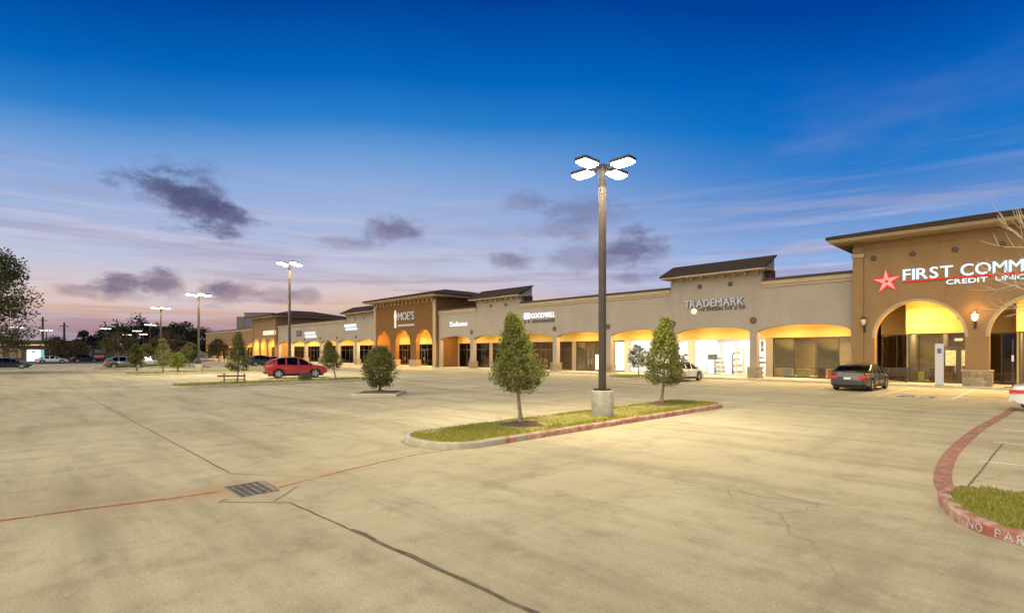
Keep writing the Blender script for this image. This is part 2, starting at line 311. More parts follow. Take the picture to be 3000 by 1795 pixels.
def thing(name, label, cat, loc=(0, 0, 0), rz=0, group=None):
    o = bpy.data.objects.new(name, None); C.objects.link(o); o.location = loc; o.rotation_euler = (0, 0, rz); o.empty_display_size = .3
    return tag(o, label, cat, group)
def ground_thing(o, kind='structure'): o['kind'] = kind; return o
_cube = {}
def blk(name, m, parent, x0, x1, y0, y1, z0, z1, bev=0.0):       # box part sharing one cube mesh per material; parent-local coordinates
    key = m
    if key not in _cube:
        b = MB().box(-.5, .5, -.5, .5, -.5, .5); me = bpy.data.meshes.new('block'); me.from_pydata(b.v, [], b.f); me.materials.append(M[m]); _cube[key] = me
    o = bpy.data.objects.new(name, _cube[key]); C.objects.link(o); o.parent = parent
    o.location = ((x0+x1)/2, (y0+y1)/2, (z0+z1)/2); o.scale = (abs(x1-x0), abs(y1-y0), abs(z1-z0)); return o
def sub(name, m, parent, x0, x1, y0, y1, z0, z1):               # sub-part of an unscaled mesh part
    return MB().box(x0, x1, y0, y1, z0, z1).build(name, m, parent)
def copy_tree(o, parent=None):
    c = o.copy(); C.objects.link(c); c.parent = parent
    for ch in o.children: copy_tree(ch, c)
    return c
def light(parent, kind, loc, e, col, size=.5, aim=None, name='lamp_light'):
    l = bpy.data.lights.new(name, kind); l.energy = e; l.color = col
    if kind == 'AREA': l.shape = 'DISK'; l.size = size
    elif kind == 'POINT': l.shadow_soft_size = size
    o = bpy.data.objects.new(name, l); C.objects.link(o); o.parent = parent; o.location = loc
    if aim is not None: o.rotation_euler = Vector(aim).to_track_quat('-Z', 'Y').to_euler()
    return o
def text_mesh(body, m, ext=.03, name='letter'):
    cu = bpy.data.curves.new('t', 'FONT'); cu.body = body; cu.size = 1; cu.extrude = ext; cu.resolution_u = 3
    ob = bpy.data.objects.new('t', cu); C.objects.link(ob); dg = bpy.context.evaluated_depsgraph_get(); dg.update()
    me = bpy.data.meshes.new_from_object(ob.evaluated_get(dg)); bpy.data.objects.remove(ob); bpy.data.curves.remove(cu)
    me.materials.clear(); me.materials.append(M[m]); return me
_txt = {}
def letters(parent, word, m, x0, x1, y, z0, hgt, ext=.05, name='letter', bold=0):
    """one part per letter, the word fitted between x0 and x1 on a wall that faces -Y (parent-local)"""
    wid = []; glyph = []
    for ch in word:
        if ch == ' ': glyph.append(None); wid.append(.35); continue
        k = (ch, m)
        if k not in _txt:
            me = text_mesh(ch, m, .06); me.transform(Matrix.Rotation(R_(90), 4, 'X'))
            xs = [v.co.x for v in me.vertices]; _txt[k] = (me, min(xs), max(xs))
        me, a, b = _txt[k]; glyph.append((me, a, b)); wid.append(b-a+.10)
    k = (x1-x0)/(sum(wid)-.10); x = x0; hz = hgt/.70
    for g, w in zip(glyph, wid):
        if g:
            o = bpy.data.objects.new(name, g[0]); C.objects.link(o); o.parent = parent; o.scale = (k, ext/.06, hz); o.location = (x-g[1]*k, y, z0)
        x += w*k

# ------------------------------------------------------------------ ground
DR = (-9.52, -8.62, 2.62, 3.18)      # drain opening
g = MB()
xs = [-420, -160, DR[0], DR[1], 60, 160]; ys = [-160, DR[2], DR[3], 60, 120, 420]
for i in range(5):
    for j in range(5):
        if xs[i] == DR[0] and ys[j] == DR[2]: continue
        g.add([(xs[i], ys[j], 0), (xs[i+1], ys[j], 0), (xs[i+1], ys[j+1], 0), (xs[i], ys[j+1], 0)], [(0, 1, 2, 3)])
ground_thing(g.build('parking_lot', 'lot', fix=False))
ground_thing(MB().add([(-4000, -4000, -.6), (4000, -4000, -.6), (4000, 4000, -.6), (-4000, 4000, -.6)], [(0, 1, 2, 3)]).build('ground', 'earth', fix=False))
ground_thing(MB().add([(-420, -160, .004), (-126, -160, .004), (-126, 30, .004), (-190, 60, .004), (-420, 120, .004)], [(0, 1, 2, 3, 4)]).build('road', 'asphalt', fix=False))
def strip(pts, w, z, name, m, kind='structure', curve=False):
    b = MB(); pts = [Vector((p[0], p[1], 0)) for p in pts]
    if curve:                                              # smooth the corners
        P = [pts[0]]+pts+[pts[-1]]; pts = []
        for i in range(1, len(P)-2):
            for k in range(8):
                u = k/8; p0, p1, p2, p3 = P[i-1:i+3]; pts.append(.5*((2*p1)+(p2-p0)*u+(2*p0-5*p1+4*p2-p3)*u*u+(3*p1-p0-3*p2+p3)*u**3))
        pts.append(P[-1])
    for i, p in enumerate(pts):
        d = (pts[min(i+1, len(pts)-1)]-pts[max(i-1, 0)]).normalized(); n = Vector((-d.y, d.x, 0))*w/2
        b.v += [(p.x+n.x, p.y+n.y, z), (p.x-n.x, p.y-n.y, z)]
    b.f = [(2*i+1, 2*i+3, 2*i+2, 2*i) for i in range(len(pts)-1)]
    o = b.build(name, m, fix=False); o['kind'] = kind; return o
def G(*pp): return [gnd(x, y) for x, y in pp]
def wob(a, b, n=14, am=.012):
    a, b = Vector(a), Vector(b); return [a.lerp(b, i/n)+Vector((random.uniform(-am, am), random.uniform(-am, am), 0)) for i in range(n+1)]
# expansion joints of the concrete
strip(wob((-10.55, 3.02, 0), (-46, 3.12, 0), 40), .028, .004, 'expansion_joint', 'joint')
strip(wob(gnd(850, 1472), gnd(1570, 1797), 16), .028, .004, 'expansion_joint', 'joint'); strip(wob(gnd(1570, 1797), (3, 3.4, 0), 16), .04, .004, 'expansion_joint', 'joint')
strip(wob(gnd(1030, 1548), gnd(1570, 1797), 10, .02), .045, .0055, 'expansion_joint', 'joint')
strip(wob(gnd(665, 1386), gnd(800, 1393)), .016, .004, 'expansion_joint', 'joint'); strip(wob(gnd(665, 1388), gnd(560, 1410)), .014, .004, 'expansion_joint', 'joint')
strip(wob(gnd(800, 1470), gnd(872, 1424)), .018, .004, 'expansion_joint', 'joint'); strip(wob(gnd(640, 1470), gnd(850, 1472)), .018, .004, 'expansion_joint', 'joint')
strip(wob(gnd(770, 1408), gnd(820, 1436)), .022, .004, 'expansion_joint', 'joint'); strip(wob(gnd(645, 1468), gnd(668, 1460)), .02, .004, 'expansion_joint', 'joint')
strip(wob(gnd(2838, 1424), gnd(2938, 1298), 10, .008), .03, .004, 'expansion_joint', 'joint')
for y in (18.2, 29.0): strip(wob((-9, y, 0), (-60, y+.1, 0), 30), .014, .004, 'expansion_joint', 'joint')
for x in (-18.5, -31.0, -47.0): strip(wob((x, 3.1, 0), (x, 36, 0), 20), .012, .004, 'expansion_joint', 'joint')
# red fire-lane lines
strip([gnd(-260, 1568), gnd(0, 1525), gnd(240, 1492), gnd(480, 1462)], .085, .0045, 'fire_lane_line', 'red_line')
strip([gnd(480, 1462), gnd(640, 1440)], .10, .0045, 'fire_lane_line', 'red_wash'); strip([gnd(815, 1428), gnd(1010, 1378), gnd(1200, 1335), gnd(1340, 1313)], .07, .0045, 'fire_lane_line', 'red_wash')
strip([(-1.40, 29, 0), (-1.45, 26, 0), (-1.7, 20, 0), (-1.72, 15.5, 0), (-1.60, 13, 0), (-1.42, 11.4, 0), (-1.25, 10.6, 0)], .26, .0045, 'fire_lane_line', 'red_faded', curve=True)
# parking-bay lines
for x in (-3.65, -6.5): strip([(x, 31.6, 0), (x, 36, 0), (x, 40.8, 0)], .12, .005, 'parking_line', 'white_line')
for k in range(1, 14): strip([(-6.5-2.85*k, 33.5, 0), (-6.5-2.85*k, 40.8, 0)], .10, .005, 'parking_line', 'faint_line')
for y in (14.25, 17.45, 20.35, 23.25, 26.15, 29.1): strip([(-1.2, y, 0), (1, y, 0), (4.6, y, 0)], .10, .005, 'parking_line', 'white_line')
strip([(.55, 14.25, 0), (.55, 29.1, 0)], .08, .006, 'parking_line', 'faint_line')
for k in range(8):
    for yy in (6.5, 22): strip([(-16.5-2.8*k, yy-2.5, 0), (-16.5-2.8*k, yy+2.5, 0)], .09, .005, 'parking_line', 'faint_line')
# accessible bay: blue pad with the white symbol
o = MB().add([(-5.75, 31.4, .005), (-4.3, 31.4, .005), (-4.3, 33.2, .005), (-5.75, 33.2, .005)], [(0, 1, 2, 3)]).build('accessible_bay_marking', 'blue_pad', fix=False); o['kind'] = 'structure'
sy = MB(); n = 20
for i in range(n):
    a, b = R_(200+260*i/n), R_(200+260*(i+1)/n)
    sy.add([(-5.0+r*math.cos(t), 32.15+r*math.sin(t), .009) for r, t in ((.36, a), (.48, a), (.48, b), (.36, b))], [(0, 1, 2, 3)])
sy.add([(-5.08, 32.1, .009), (-4.96, 32.1, .009), (-5.0, 32.8, .009), (-5.12, 32.8, .009)], [(0, 1, 2, 3)]); sy.add([(-5.05, 32.1, .0095), (-4.55, 32.1, .0095), (-4.55, 32.2, .0095), (-5.05, 32.2, .0095)], [(0, 1, 2, 3)])
sy.add([(-5.06+.1*math.cos(R_(36*k)), 32.95+.1*math.sin(R_(36*k)), .0095) for k in range(10)], [tuple(range(10))]); sy.build('symbol', 'white_line', o, fix=False)

# storm drain
t = thing('storm_drain', 'rectangular iron storm drain grate set in the concrete beside the red line', 'drain', ((DR[0]+DR[1])/2, (DR[2]+DR[3])/2, 0))
hx, hy = (DR[1]-DR[0])/2, (DR[3]-DR[2])/2
b = MB()
for a in ((-hx, -hx+.035, -hy, hy), (hx-.035, hx, -hy, hy), (-hx+.035, hx-.035, -hy, -hy+.035), (-hx+.035, hx-.035, hy-.035, hy)): b.box(*a, -.05, .004)
b.build('frame', 'iron', t)
MB().box(-hx, hx, -hy, hy, -.62, -.55).build('pit_floor', 'pit', t)
b = MB()
for a in ((-hx-.02, -hx, -hy, hy), (hx, hx+.02, -hy, hy), (-hx, hx, -hy-.02, -hy), (-hx, hx, hy, hy+.02)): b.box(*a, -.6, -.002)
b.build('pit_wall', 'pit', t)
for k in range(4):
    y = -hy+.115+k*(2*hy-.23)/3; blk('bar', 'iron', t, -hx+.036, hx-.036, y-.009, y+.009, -.045, 0)
for k in range(1, 11):
    x = -hx+k*2*hx/11; blk('cross_bar', 'iron', t, x-.008, x+.008, -hy+.036, hy-.036, -.04, -.004)

# ------------------------------------------------------------------ kerbed islands
def rrect(x0, x1, y0, y1, r, n=7):
    P = []
    for cx, cy, a in ((x1-r, y0+r, -90), (x1-r, y1-r, 0), (x0+r, y1-r, 90), (x0+r, y0+r, 180)):
        for k in range(n): t = R_(a+90*k/(n-1)); P.append((cx+r*math.cos(t), cy+r*math.sin(t)))
    return P
def resample(P, step):
    out = []; n = len(P)
    for i in range(n):
        a, b = Vector(P[i]), Vector(P[(i+1) % n]); m = max(1, int((b-a).length/step))
        out += [a.lerp(b, k/m) for k in range(m)]
    return out
def inset(P, d):
    n = len(P); O = []
    for i in range(n):
        a, b = P[i-1], P[(i+1) % n]; t = (b-a).normalized(); O.append(P[i]+Vector((-t.y, t.x))*d)
    return O
def inside(p, P):
    c = False; j = len(P)-1
    for i in range(len(P)):
        if (P[i][1] > p[1]) != (P[j][1] > p[1]) and p[0] < (P[j][0]-P[i][0])*(p[1]-P[i][1])/(P[j][1]-P[i][1])+P[i][0]: c = not c
        j = i
    return c
def island(P, red=None, seg=3.0, blades=0, bh=(.05, .12), mulch=(), name='planting_island', grass=True, kh=.15):
    P = resample([Vector(p) for p in P], .35); kw = .15; I1 = inset(P, .03); I2 = inset(P, kw-.02); I3 = inset(P, kw); n = len(P)
    I = inset(P, kw*.98); b = MB(); cx = sum((p.x for p in I))/n; cy = sum((p.y for p in I))/n
    J = [p.lerp(Vector((cx, cy)), .45) for p in I]
    b.v = [(p.x, p.y, kh-.025) for p in I]+[(p.x, p.y, kh+.03) for p in J]+[(cx, cy, kh+.04)]
    b.f = [(i, (i+1) % n, n+(i+1) % n, n+i) for i in range(n)]+[(n+i, n+(i+1) % n, 2*n) for i in range(n)]
    root = b.build(name, 'soil' if grass else 'mulch', smooth=True); ground_thing(root)
    i = 0
    while i < n:                                            # cast kerb lengths with open joints
        j = i; ln = 0; r0 = bool(red and red(P[i]))
        while j < n and ln < seg and bool(red and red(P[j % n])) == r0: ln += (P[(j+1) % n]-P[j]).length; j += 1
        k = MB(); m = j-i+1; idx = [(i+q) % n for q in range(m)]
        for ring, z in ((P, -.02), (P, kh-.03), (I1, kh), (I2, kh), (I3, kh-.04), (I3, -.02)):
            for q, ii in enumerate(idx):
                p = ring[ii]
                if q == m-1: p = p+(ring[idx[q-1]]-p).normalized()*.012
                k.v.append((p.x, p.y, z))
        for a in range(5):
            for q in range(m-1): k.f.append((a*m+q, a*m+q+1, (a+1)*m+q+1, (a+1)*m+q))
        k.f += [tuple(a*m for a in range(6)), tuple(a*m+m-1 for a in range(6))[::-1]]
        k.build('kerb', 'redkerb' if r0 else 'kerb', root, smooth=True)
        i = j
    for (mx_, my_, mr_) in mulch:
        k = MB(); q = 18; rings = 4
        for a in range(rings+1):
            rr = mr_*(1-a/rings)
            for c in range(q): t = 2*math.pi*c/q; w = 1+.12*math.sin(3*t+mx_)+.08*math.sin(5*t); k.v.append((mx_+rr*w*math.cos(t), my_+rr*w*math.sin(t), kh-.03+.12*(1-(rr/mr_)**2)+random.uniform(-.01, .015)))
        k.f = [(a*q+c, a*q+(c+1) % q, (a+1)*q+(c+1) % q, (a+1)*q+c) for a in range(rings) for c in range(q)]
        k.build('mulch_bed', 'mulch', root, smooth=True)
    if blades:
        k = MB(); xs_ = [p.x for p in I]; ys_ = [p.y for p in I]; c = 0
        while c < blades:
            p = (random.uniform(min(xs_), max(xs_)), random.uniform(min(ys_), max(ys_)))
            if not inside(p, I): continue
            if any((p[0]-a)**2+(p[1]-d)**2 < (e*.85)**2 and random.random() > .06 for a, d, e in mulch): continue
            c += 1
            if math.sin(p[0]*2.1+p[1]*1.3)+math.sin(p[1]*2.9) < -1.2 and random.random() < .7: continue
            h = random.uniform(*bh); a = random.random()*6.28; w = h*.12+.004; l = random.uniform(0, .6)*h
            bx, by = math.cos(a)*w, math.sin(a)*w; ox, oy = math.cos(a+1.3)*l, math.sin(a+1.3)*l; z = kh-.01+.03*random.random()
            k.add([(p[0]-bx, p[1]-by, z), (p[0]+bx, p[1]+by, z), (p[0]+ox, p[1]+oy, z+h)], [(0, 1, 2)])
        o = k.build('grass', 'grass', fix=False); tag(o, 'short yellow-green grass growing on the kerbed island', 'grass', kind='stuff')
    return root
T1, T2, LP1 = (-10.6, 10.6), (-10.85, 18.5), (-10.2, 13.8)
island(rrect(-11.75, -9.3, 7.0, 21.2, 1.05), red=lambda p: p.x > -9.6 and (p.y > 8.75) and not 8.98 < p.y < 9.3, blades=24000, bh=(.025, .065), mulch=((T1[0], T1[1], .85), (T2[0], T2[1]-.1, .8)))
RP = [(9, 7.9), (9, 10.95), (4, 10.95), (.4, 10.92), (-.6, 10.85), (-1.05, 10.72), (-1.26, 10.45), (-1.32, 10.1), (-1.24, 9.7), (-1.11, 9.25), (-.95, 8.85), (-.70, 8.55), (-.32, 8.32), (.3, 8.14), (1, 8.03), (2, 7.95), (4, 7.9)]
isR = island(RP, red=lambda p: p.y < 10.6 or p.x < -.9, blades=0)
# "NO PARKING" on the kerb face, letter by letter round the curve
kp = [Vector(p) for p in RP[9:]]; ks = [0.0]
for a, b_ in zip(kp, kp[1:]): ks.append(ks[-1]+(b_-a).length)
def along(s):
    for i in range(len(kp)-1):
        if s <= ks[i+1]: t = (s-ks[i])/(ks[i+1]-ks[i]); return kp[i].lerp(kp[i+1], t), (kp[i+1]-kp[i]).normalized()
    return kp[-1], (kp[-1]-kp[-2]).normalized()
s_ = .60
for ch in 'NO PARKING':
    if ch == ' ': s_ += .10; continue
    k = (ch, 'kerb_text')
    if k not in _txt:
        me = text_mesh(ch, 'kerb_text', .003); me.transform(Matrix.Rotation(R_(90), 4, 'X')); xv = [v.co.x for v in me.vertices]; _txt[k] = (me, min(xv), max(xv))
    me, a, b_ = _txt[k]; sc = .145; w = (b_-a)*sc; p, d = along(s_+w/2); nrm = Vector((d.y, -d.x))
    o = bpy.data.objects.new('letter', me); C.objects.link(o); o.parent = isR; o.scale = (sc, 1, sc); ang = math.atan2(d.y, d.x)
    q = p+nrm*.006-d*(w/2+a*sc); o.location = (q.x, q.y, .018); o.rotation_euler = (0, 0, ang); s_ += w+.035
k = MB(); Pin = [Vector(p) for p in RP]
while len(k.f) < 15000:
    p = (random.uniform(-1.4, 3.2), random.uniform(8.0, 10.9))
    if not inside(p, RP) or not all((Vector(p)-Vector(q)).length > .17 for q in RP): continue
    h = random.uniform(.022, .06); a = random.random()*6.28; w = h*.13+.003; l = random.uniform(0, .6)*h; z = .14+.02*random.random()
    k.add([(p[0]-math.cos(a)*w, p[1]-math.sin(a)*w, z), (p[0]+math.cos(a)*w, p[1]+math.sin(a)*w, z), (p[0]+math.cos(a+1.3)*l, p[1]+math.sin(a+1.3)*l, z+h)], [(0, 1, 2)])
tag(k.build('grass', 'grass', fix=False), 'short green grass behind the red NO PARKING kerb', 'grass', kind='stuff')
island(rrect(-39.2, -36.3, 7.5, 21.0, 1.1), blades=5000, bh=(.06, .14), mulch=((-38.2, 11.4, .7), (-37.6, 18.0, .9)))
island(rrect(-61.6, -58.9, 8.2, 21.0, 1.1), blades=2500, bh=(.08, .18), mulch=((-60.6, 11.4, .7),))
island(rrect(-83.6, -80.9, 8.2, 21.0, 1.1), blades=900, bh=(.1, .2))
island(rrect(-26.6, -23.6, 35.6, 41.0, 1.1), blades=3000, bh=(.06, .14), mulch=((-25.3, 39.3, .7),))
dm = [(-24.3, 12.4), (-22.7, 14.0), (-24.3, 15.6), (-25.9, 14.0)]
island(dm, mulch=((-24.3, 14.0, .8),), grass=False, seg=2.2)

# ------------------------------------------------------------------ lamp posts
def lamp_post(label, loc, hgt=8.0, lit=0, lens='lamp_lens', base=True, group='parking lot lamp posts', rz=0):
    t = thing('parking_lot_lamp', label, 'lamp post', loc, rz, group); zb = 0
    if base:
        b = MB(); b.lathe([(.33, 0), (.35, .02), (.35, .80), (.33, .83), (.30, .835)], 24); b.build('base', 'pole_base', t, smooth=True)
        zb = .835; blk('base_plate', 'bronze', t, -.20, .20, -.20, .20, zb, zb+.06)
    MB().box(-.09, .09, -.09, .09, zb+.06 if base else 0, hgt).build('pole', 'pole', t, bevel=.012)
    for k in range(4):
        c, s = [(1, 0), (0, 1), (-1, 0), (0, -1)][k]
        def rb(u0, u1, w, z0, z1, name, m, par, f=blk):
            x0, x1 = (u0*c-w*abs(s), u1*c+w*abs(s)) if c >= 0 and s >= 0 else (u1*c-w*abs(s), u0*c+w*abs(s)); y0, y1 = (u0*s-w*abs(c), u1*s+w*abs(c)) if s >= 0 and c >= 0 else (u1*s-w*abs(c), u0*s+w*abs(c))
            return f(name, m, par, min(x0, x1), max(x0, x1), min(y0, y1), max(y0, y1), z0, z1)
        rb(.10, .42, .035, hgt-.14, hgt-.06, 'arm', 'bronze', t)
        hd = rb(.42, 1.12, .21, hgt-.12, hgt-.02, 'lamp_head', 'bronze', t, sub)
        rb(.45, 1.09, .185, hgt-.17, hgt-.12, 'lens', lens, hd, sub); rb(.52, 1.02, .13, hgt-.225, hgt-.17, 'glare_bowl', lens, hd, sub)  # glowing bowl added under each lens to widen its glare
        if lit: light(t, 'AREA', (.76*c, .76*s, hgt-.26), lit/4, (1, .84, .54), .5, (c*.6, s*.6, -1))
    return t
LW = 3000
lamp_post('tall lamp post with four bright heads on a round concrete base in the grass island', (LP1[0], LP1[1], .14), 8.0, LW*.55)
lamp_post('lamp post with four lit heads rising just behind the red SUV', (*far(848, 49)[:2], 0), 10.4, LW*.9)
lamp_post('lamp post rising from the far grass island beyond the staked tree', (-60.3, 14.4, .14), 7.9, LW*.45)
lamp_post('lamp post in the row beyond the far grass island', (-82.0, 15.2, .14), 7.9, LW*.4, 'lamp_far')
lamp_post('lamp post by the lot, beside the one on concrete, out past the kerb lettering', (17.5, 13.8, 0), 8.0, LW*.8)
for x in (-37.7, -10.2, 17.5): lamp_post('lamp post of the lot\'s other row, across the drive from the storm drain', (x, -17, 0), 8.0, LW*.8, group='lamp posts of the other row')
for i, (px, d, h) in enumerate(((440, 118, 8.3), (402, 150, 8.2), (420, 172, 8.0), (433, 195, 7.6), (310, 140, 8.4), (136, 120, 7.2), (50, 128, 8.2), (372, 165, 7.6))):
    lamp_post('small distant lamp post against the dark trees at the end of the lot', far(px, d), h, 0, 'lamp_far', False, 'distant lamp posts')

# ------------------------------------------------------------------ pavement along the shops
KY = 41.3
wk = MB().box(-205, 30, KY+.15, 47.6, -.05, .15).build('sidewalk', 'walk'); ground_thing(wk)
x = -205.0
while x < 30:
    blk('kerb', 'kerb', wk, x, x+4.98, KY, KY+.148, -.05, .152); x += 5.0
for x in range(-130, 28, 3): blk('walk_joint', 'joint', wk, x-.008, x+.008, KY+.16, 45.2, .1505, .1525)

# ------------------------------------------------------------------ shop buildings
def arch_z(x, op): xa, xb, zs, rise = op; c = (xa+xb)/2; h = (xb-xa)/2; return zs+rise*math.sqrt(max(0, 1-((x-c)/h)**2))
def arch_wall(b, x0, x1, z0, z1, yf, yb, ops, n=22):
    cur = x0
    for op in ops:
        b.box(cur, op[0], yf, yb, z0, z1); cur = op[1]
        for i in range(n):
            t0, t1 = (1-math.cos(math.pi*i/n))/2, (1-math.cos(math.pi*(i+1)/n))/2
            a, c = op[0]+(op[1]-op[0])*t0, op[0]+(op[1]-op[0])*t1; za, zc = arch_z(a, op), arch_z(c, op)
            b.add([(a, yf, za), (c, yf, zc), (c, yf, z1), (a, yf, z1), (a, yb, za), (c, yb, zc), (c, yb, z1), (a, yb, z1)], [(0, 1, 2, 3), (5, 4, 7, 6), (4, 5, 1, 0), (3, 2, 6, 7)])
    b.box(cur, x1, yf, yb, z0, z1)
def arch_trim(b, op, yf, w=.18, pr=.06, n=24):
    xa, xb, zs, rise = op; c = (xa+xb)/2; h = (xb-xa)/2; P = []
    for i in range(n+1):
        t = math.pi*(1-i/n); P.append(((c+h*math.cos(t), zs+rise*math.sin(t)), (c+(h+w)*math.cos(t), zs+(rise+w)*math.sin(t))))
    for (i0, o0), (i1, o1) in zip(P, P[1:]):
        b.add([(i0[0], yf-pr, i0[1]), (i1[0], yf-pr, i1[1]), (o1[0], yf-pr, o1[1]), (o0[0], yf-pr, o0[1]), (i0[0], yf, i0[1]), (i1[0], yf, i1[1]), (o1[0], yf, o1[1]), (o0[0], yf, o0[1])], [(0, 1, 2, 3), (3, 2, 6, 7), (1, 0, 4, 5)])
def medallion(t, x, y, z, r):
    b = MB(); n = 18
    for rr, yy in ((r, y), (r, y-.05), (r*.8, y-.08), (r*.62, y-.05), (r*.3, y-.09)):
        for k in range(n): a = 2*math.pi*k/n; b.v.append((x+rr*math.cos(a), yy, z+rr*math.sin(a)))
    b.f = [(i*n+k, i*n+(k+1) % n, (i+1)*n+(k+1) % n, (i+1)*n+k) for i in range(4) for k in range(n)]+[tuple(4*n+k for k in range(n))]
    b.build('medallion', 'ornament', t, smooth=True)
def stone_base(t, x0, x1, y0, y1, z0, z1, rows, cols):
    """pier foot clad in separate stones, with a cap stone"""
    b = MB().box(x0+.05, x1-.05, y0+.05, y1-.05, z0, z1-.07); root = b.build('pier_base', 'stone', t)
    hgt = (z1-.08-z0)/rows
    for r in range(rows):
        za, zb = z0+r*hgt+.008, z0+(r+1)*hgt-.008
        for face in range(2):
            n = cols if face == 0 else max(2, cols-1); cut = [0]+sorted(min(.96, max(.04, (k+random.uniform(-.22, .22)+(.3 if r % 2 else 0))/n)) for k in range(1, n))+[1]
            for a, c in zip(cut, cut[1:]):
                if c-a < .05: continue
                p = random.uniform(0, .022)
                if face == 0: blk('stone', 'stone', root, x0+(x1-x0)*a+.008, x0+(x1-x0)*c-.008, y0-p, y0+.12, za, zb)
                else: blk('stone', 'stone', root, x1-.12, x1+p, y0+.13+(y1-y0-.13)*a, y0+.13+(y1-y0-.13)*c-.012, za, zb)
    blk('cap_stone', 'trim', root, x0-.05, x1+.05, y0-.05, y1+.05, z1-.08, z1)
def storefront(t, x0, x1, y, zh, n, fm='frame', pane='pane', transom=2.55, door=None, room='dark', z0=.15, depth=5.0, blinds=0, rail=.75):
    """aluminium shopfront: every bar and pane a part; a furnished-depth room behind"""
    fw = .055; X = [x0+(x1-x0)*i/n for i in range(n+1)]
    for x in X: blk('mullion', fm, t, x-fw/2, x+fw/2, y-.05, y+.05, z0, zh)
    blk('head_rail', fm, t, x0, x1, y-.055, y+.045, zh-.07, zh); blk('sill_rail', fm, t, x0, x1, y-.055, y+.045, z0, z0+.10)
    for i in range(n):
        a, c = X[i]+fw/2, X[i+1]-fw/2
        if transom: blk('transom_bar', fm, t, a, c, y-.04, y+.04, transom-.03, transom+.03)
        if door and i in door:
            m = (a+c)/2
            for da, dc, sgn in ((a, m-.005, 1), (m+.005, c, -1)):
                d = MB()
                for q in ((da, da+.10, z0+.02, transom-.04), (dc-.10, dc, z0+.02, transom-.04), (da+.10, dc-.10, z0+.02, z0+.26), (da+.10, dc-.10, transom-.14, transom-.04)): d.box(q[0], q[1], y-.03, y+.03, q[2], q[3])
                d = d.build('door', fm, t); sub('pane', pane, d, da+.101, dc-.101, y-.006, y+.006, z0+.261, transom-.141)
                hx_ = dc-.16 if sgn > 0 else da+.16; sub('handle', 'frame_light', d, hx_-.012, hx_+.012, y-.09, y-.06, z0+.75, z0+1.25)
        else:
            blk('pane', pane, t, a, c, y-.006, y+.006, z0+.10, (transom-.03) if transom else zh-.07)
            if rail: blk('glazing_bar', fm, t, a, c, y-.03, y-.008, rail-.02, rail+.02)
            if blinds and i % blinds == 0: blk('blind', 'blind', t, a+.03, c-.03, y+.10, y+.13, z0+.75, zh-.12)
        if transom: blk('transom_pane', pane, t, a, c, y-.006, y+.006, transom+.03, zh-.07)
    rm = {'dark': 'room_dark', 'white': 'room_light', 'olive': 'room_olive', 'warm': 'room_olive', 'cyan': 'room_light', 'amber': 'room_olive'}[room]
    b = MB(); b.box(x0, x1, y+depth, y+depth+.1, z0, zh+.4); b.box(x0-.06, x0, y+.06, y+depth, z0, zh+.4); b.box(x1, x1+.06, y+.06, y+depth, z0, zh+.4); b.build('room_wall', rm, t)
    blk('room_floor', 'room_dark' if room == 'dark' else 'walk', t, x0, x1, y+.06, y+depth, z0-.04, z0+.01)
    cl = MB().box(x0, x1, y+.06, y+depth, zh+.4, zh+.5).build('room_ceiling', rm, t)
    if room in ('dark', 'olive'): light(t, 'AREA', ((x0+x1)/2, y+depth*.4, zh+.30), {'dark': 240, 'olive': 300}[room]*(x1-x0)/4, (1, .74, .42), 1.5, (0, .1, -1), 'shop_or_fill_light')  # warm fill without a fixture, added to brighten the dim interiors
    if room in ('white', 'cyan', 'warm', 'amber'):
        gm = {'white': 'ceiling_panel', 'cyan': 'cyan_glow', 'warm': 'warm_room', 'amber': 'amber_glow'}[room]
        for i in range(n): sub('ceiling_panel', gm, cl, X[i]+.15, X[i+1]-.15, y+.8, y+depth-.8, zh+.34, zh+.39)
        e, c = {'white': (950, (.97, .98, 1)), 'cyan': (420, (.35, .85, 1)), 'warm': (220, (1, .72, .30)), 'amber': (320, (1, .6, .14))}[room]
        light(t, 'AREA', ((x0+x1)/2, y+depth*.5, zh+.30), e, c, 3.0, (0, -.15, -1), 'shop_or_fill_light')
def gable(t, xa, xb, yf, wallm):
    b = MB(); b.box(xa, xb, yf+.001, yf+.55, 7.08, 8.46); b.build('raised_wall', wallm, t)
    ya, za, yb, zb = yf-.95, 8.56, yf+1.45, 9.66; ea, eb = xa-.55, xb+.55
    MB().prism([(ya, za), (yb, zb), (yb, zb+.13), (ya, za+.15)], 'x', ea, eb).build('roof', 'roof_tile', t)
    MB().box(ea+.02, eb-.02, ya+.01, yf+.56, 8.462, 8.545).build('eave_soffit', 'trim', t)
    MB().prism([(yf-.6, 8.56), (yb-.02, 8.56), (yb-.02, zb-.04)], 'x', xb+.05, xb+.35).build('gable_end', 'grey_stucco', t)
    MB().prism([(yf-.6, 8.56), (yb-.02, 8.56), (yb-.02, zb-.04)], 'x', xa-.35, xa-.05).build('gable_end', 'grey_stucco', t)
    blk('roof_kerb', 'cap', t, xa-.2, xb+.42, yf+.60, yb+.02, 7.9, 8.54)
    n = 9
    for k in range(n): x = xa+.3+(xb-xa-.6)*k/(n-1); blk('bracket', 'trim', t, x-.07, x+.07, yf-.34, yf-.001, 8.22, 8.455)
    blk('frieze', 'trim', t, xa+.003, xb-.003, yf-.05, yf-.001, 8.02, 8.10)
    for k in (1, 2): medallion(t, xa+(xb-xa)*k/3+.1, yf, 7.66, .20)
PW = .55
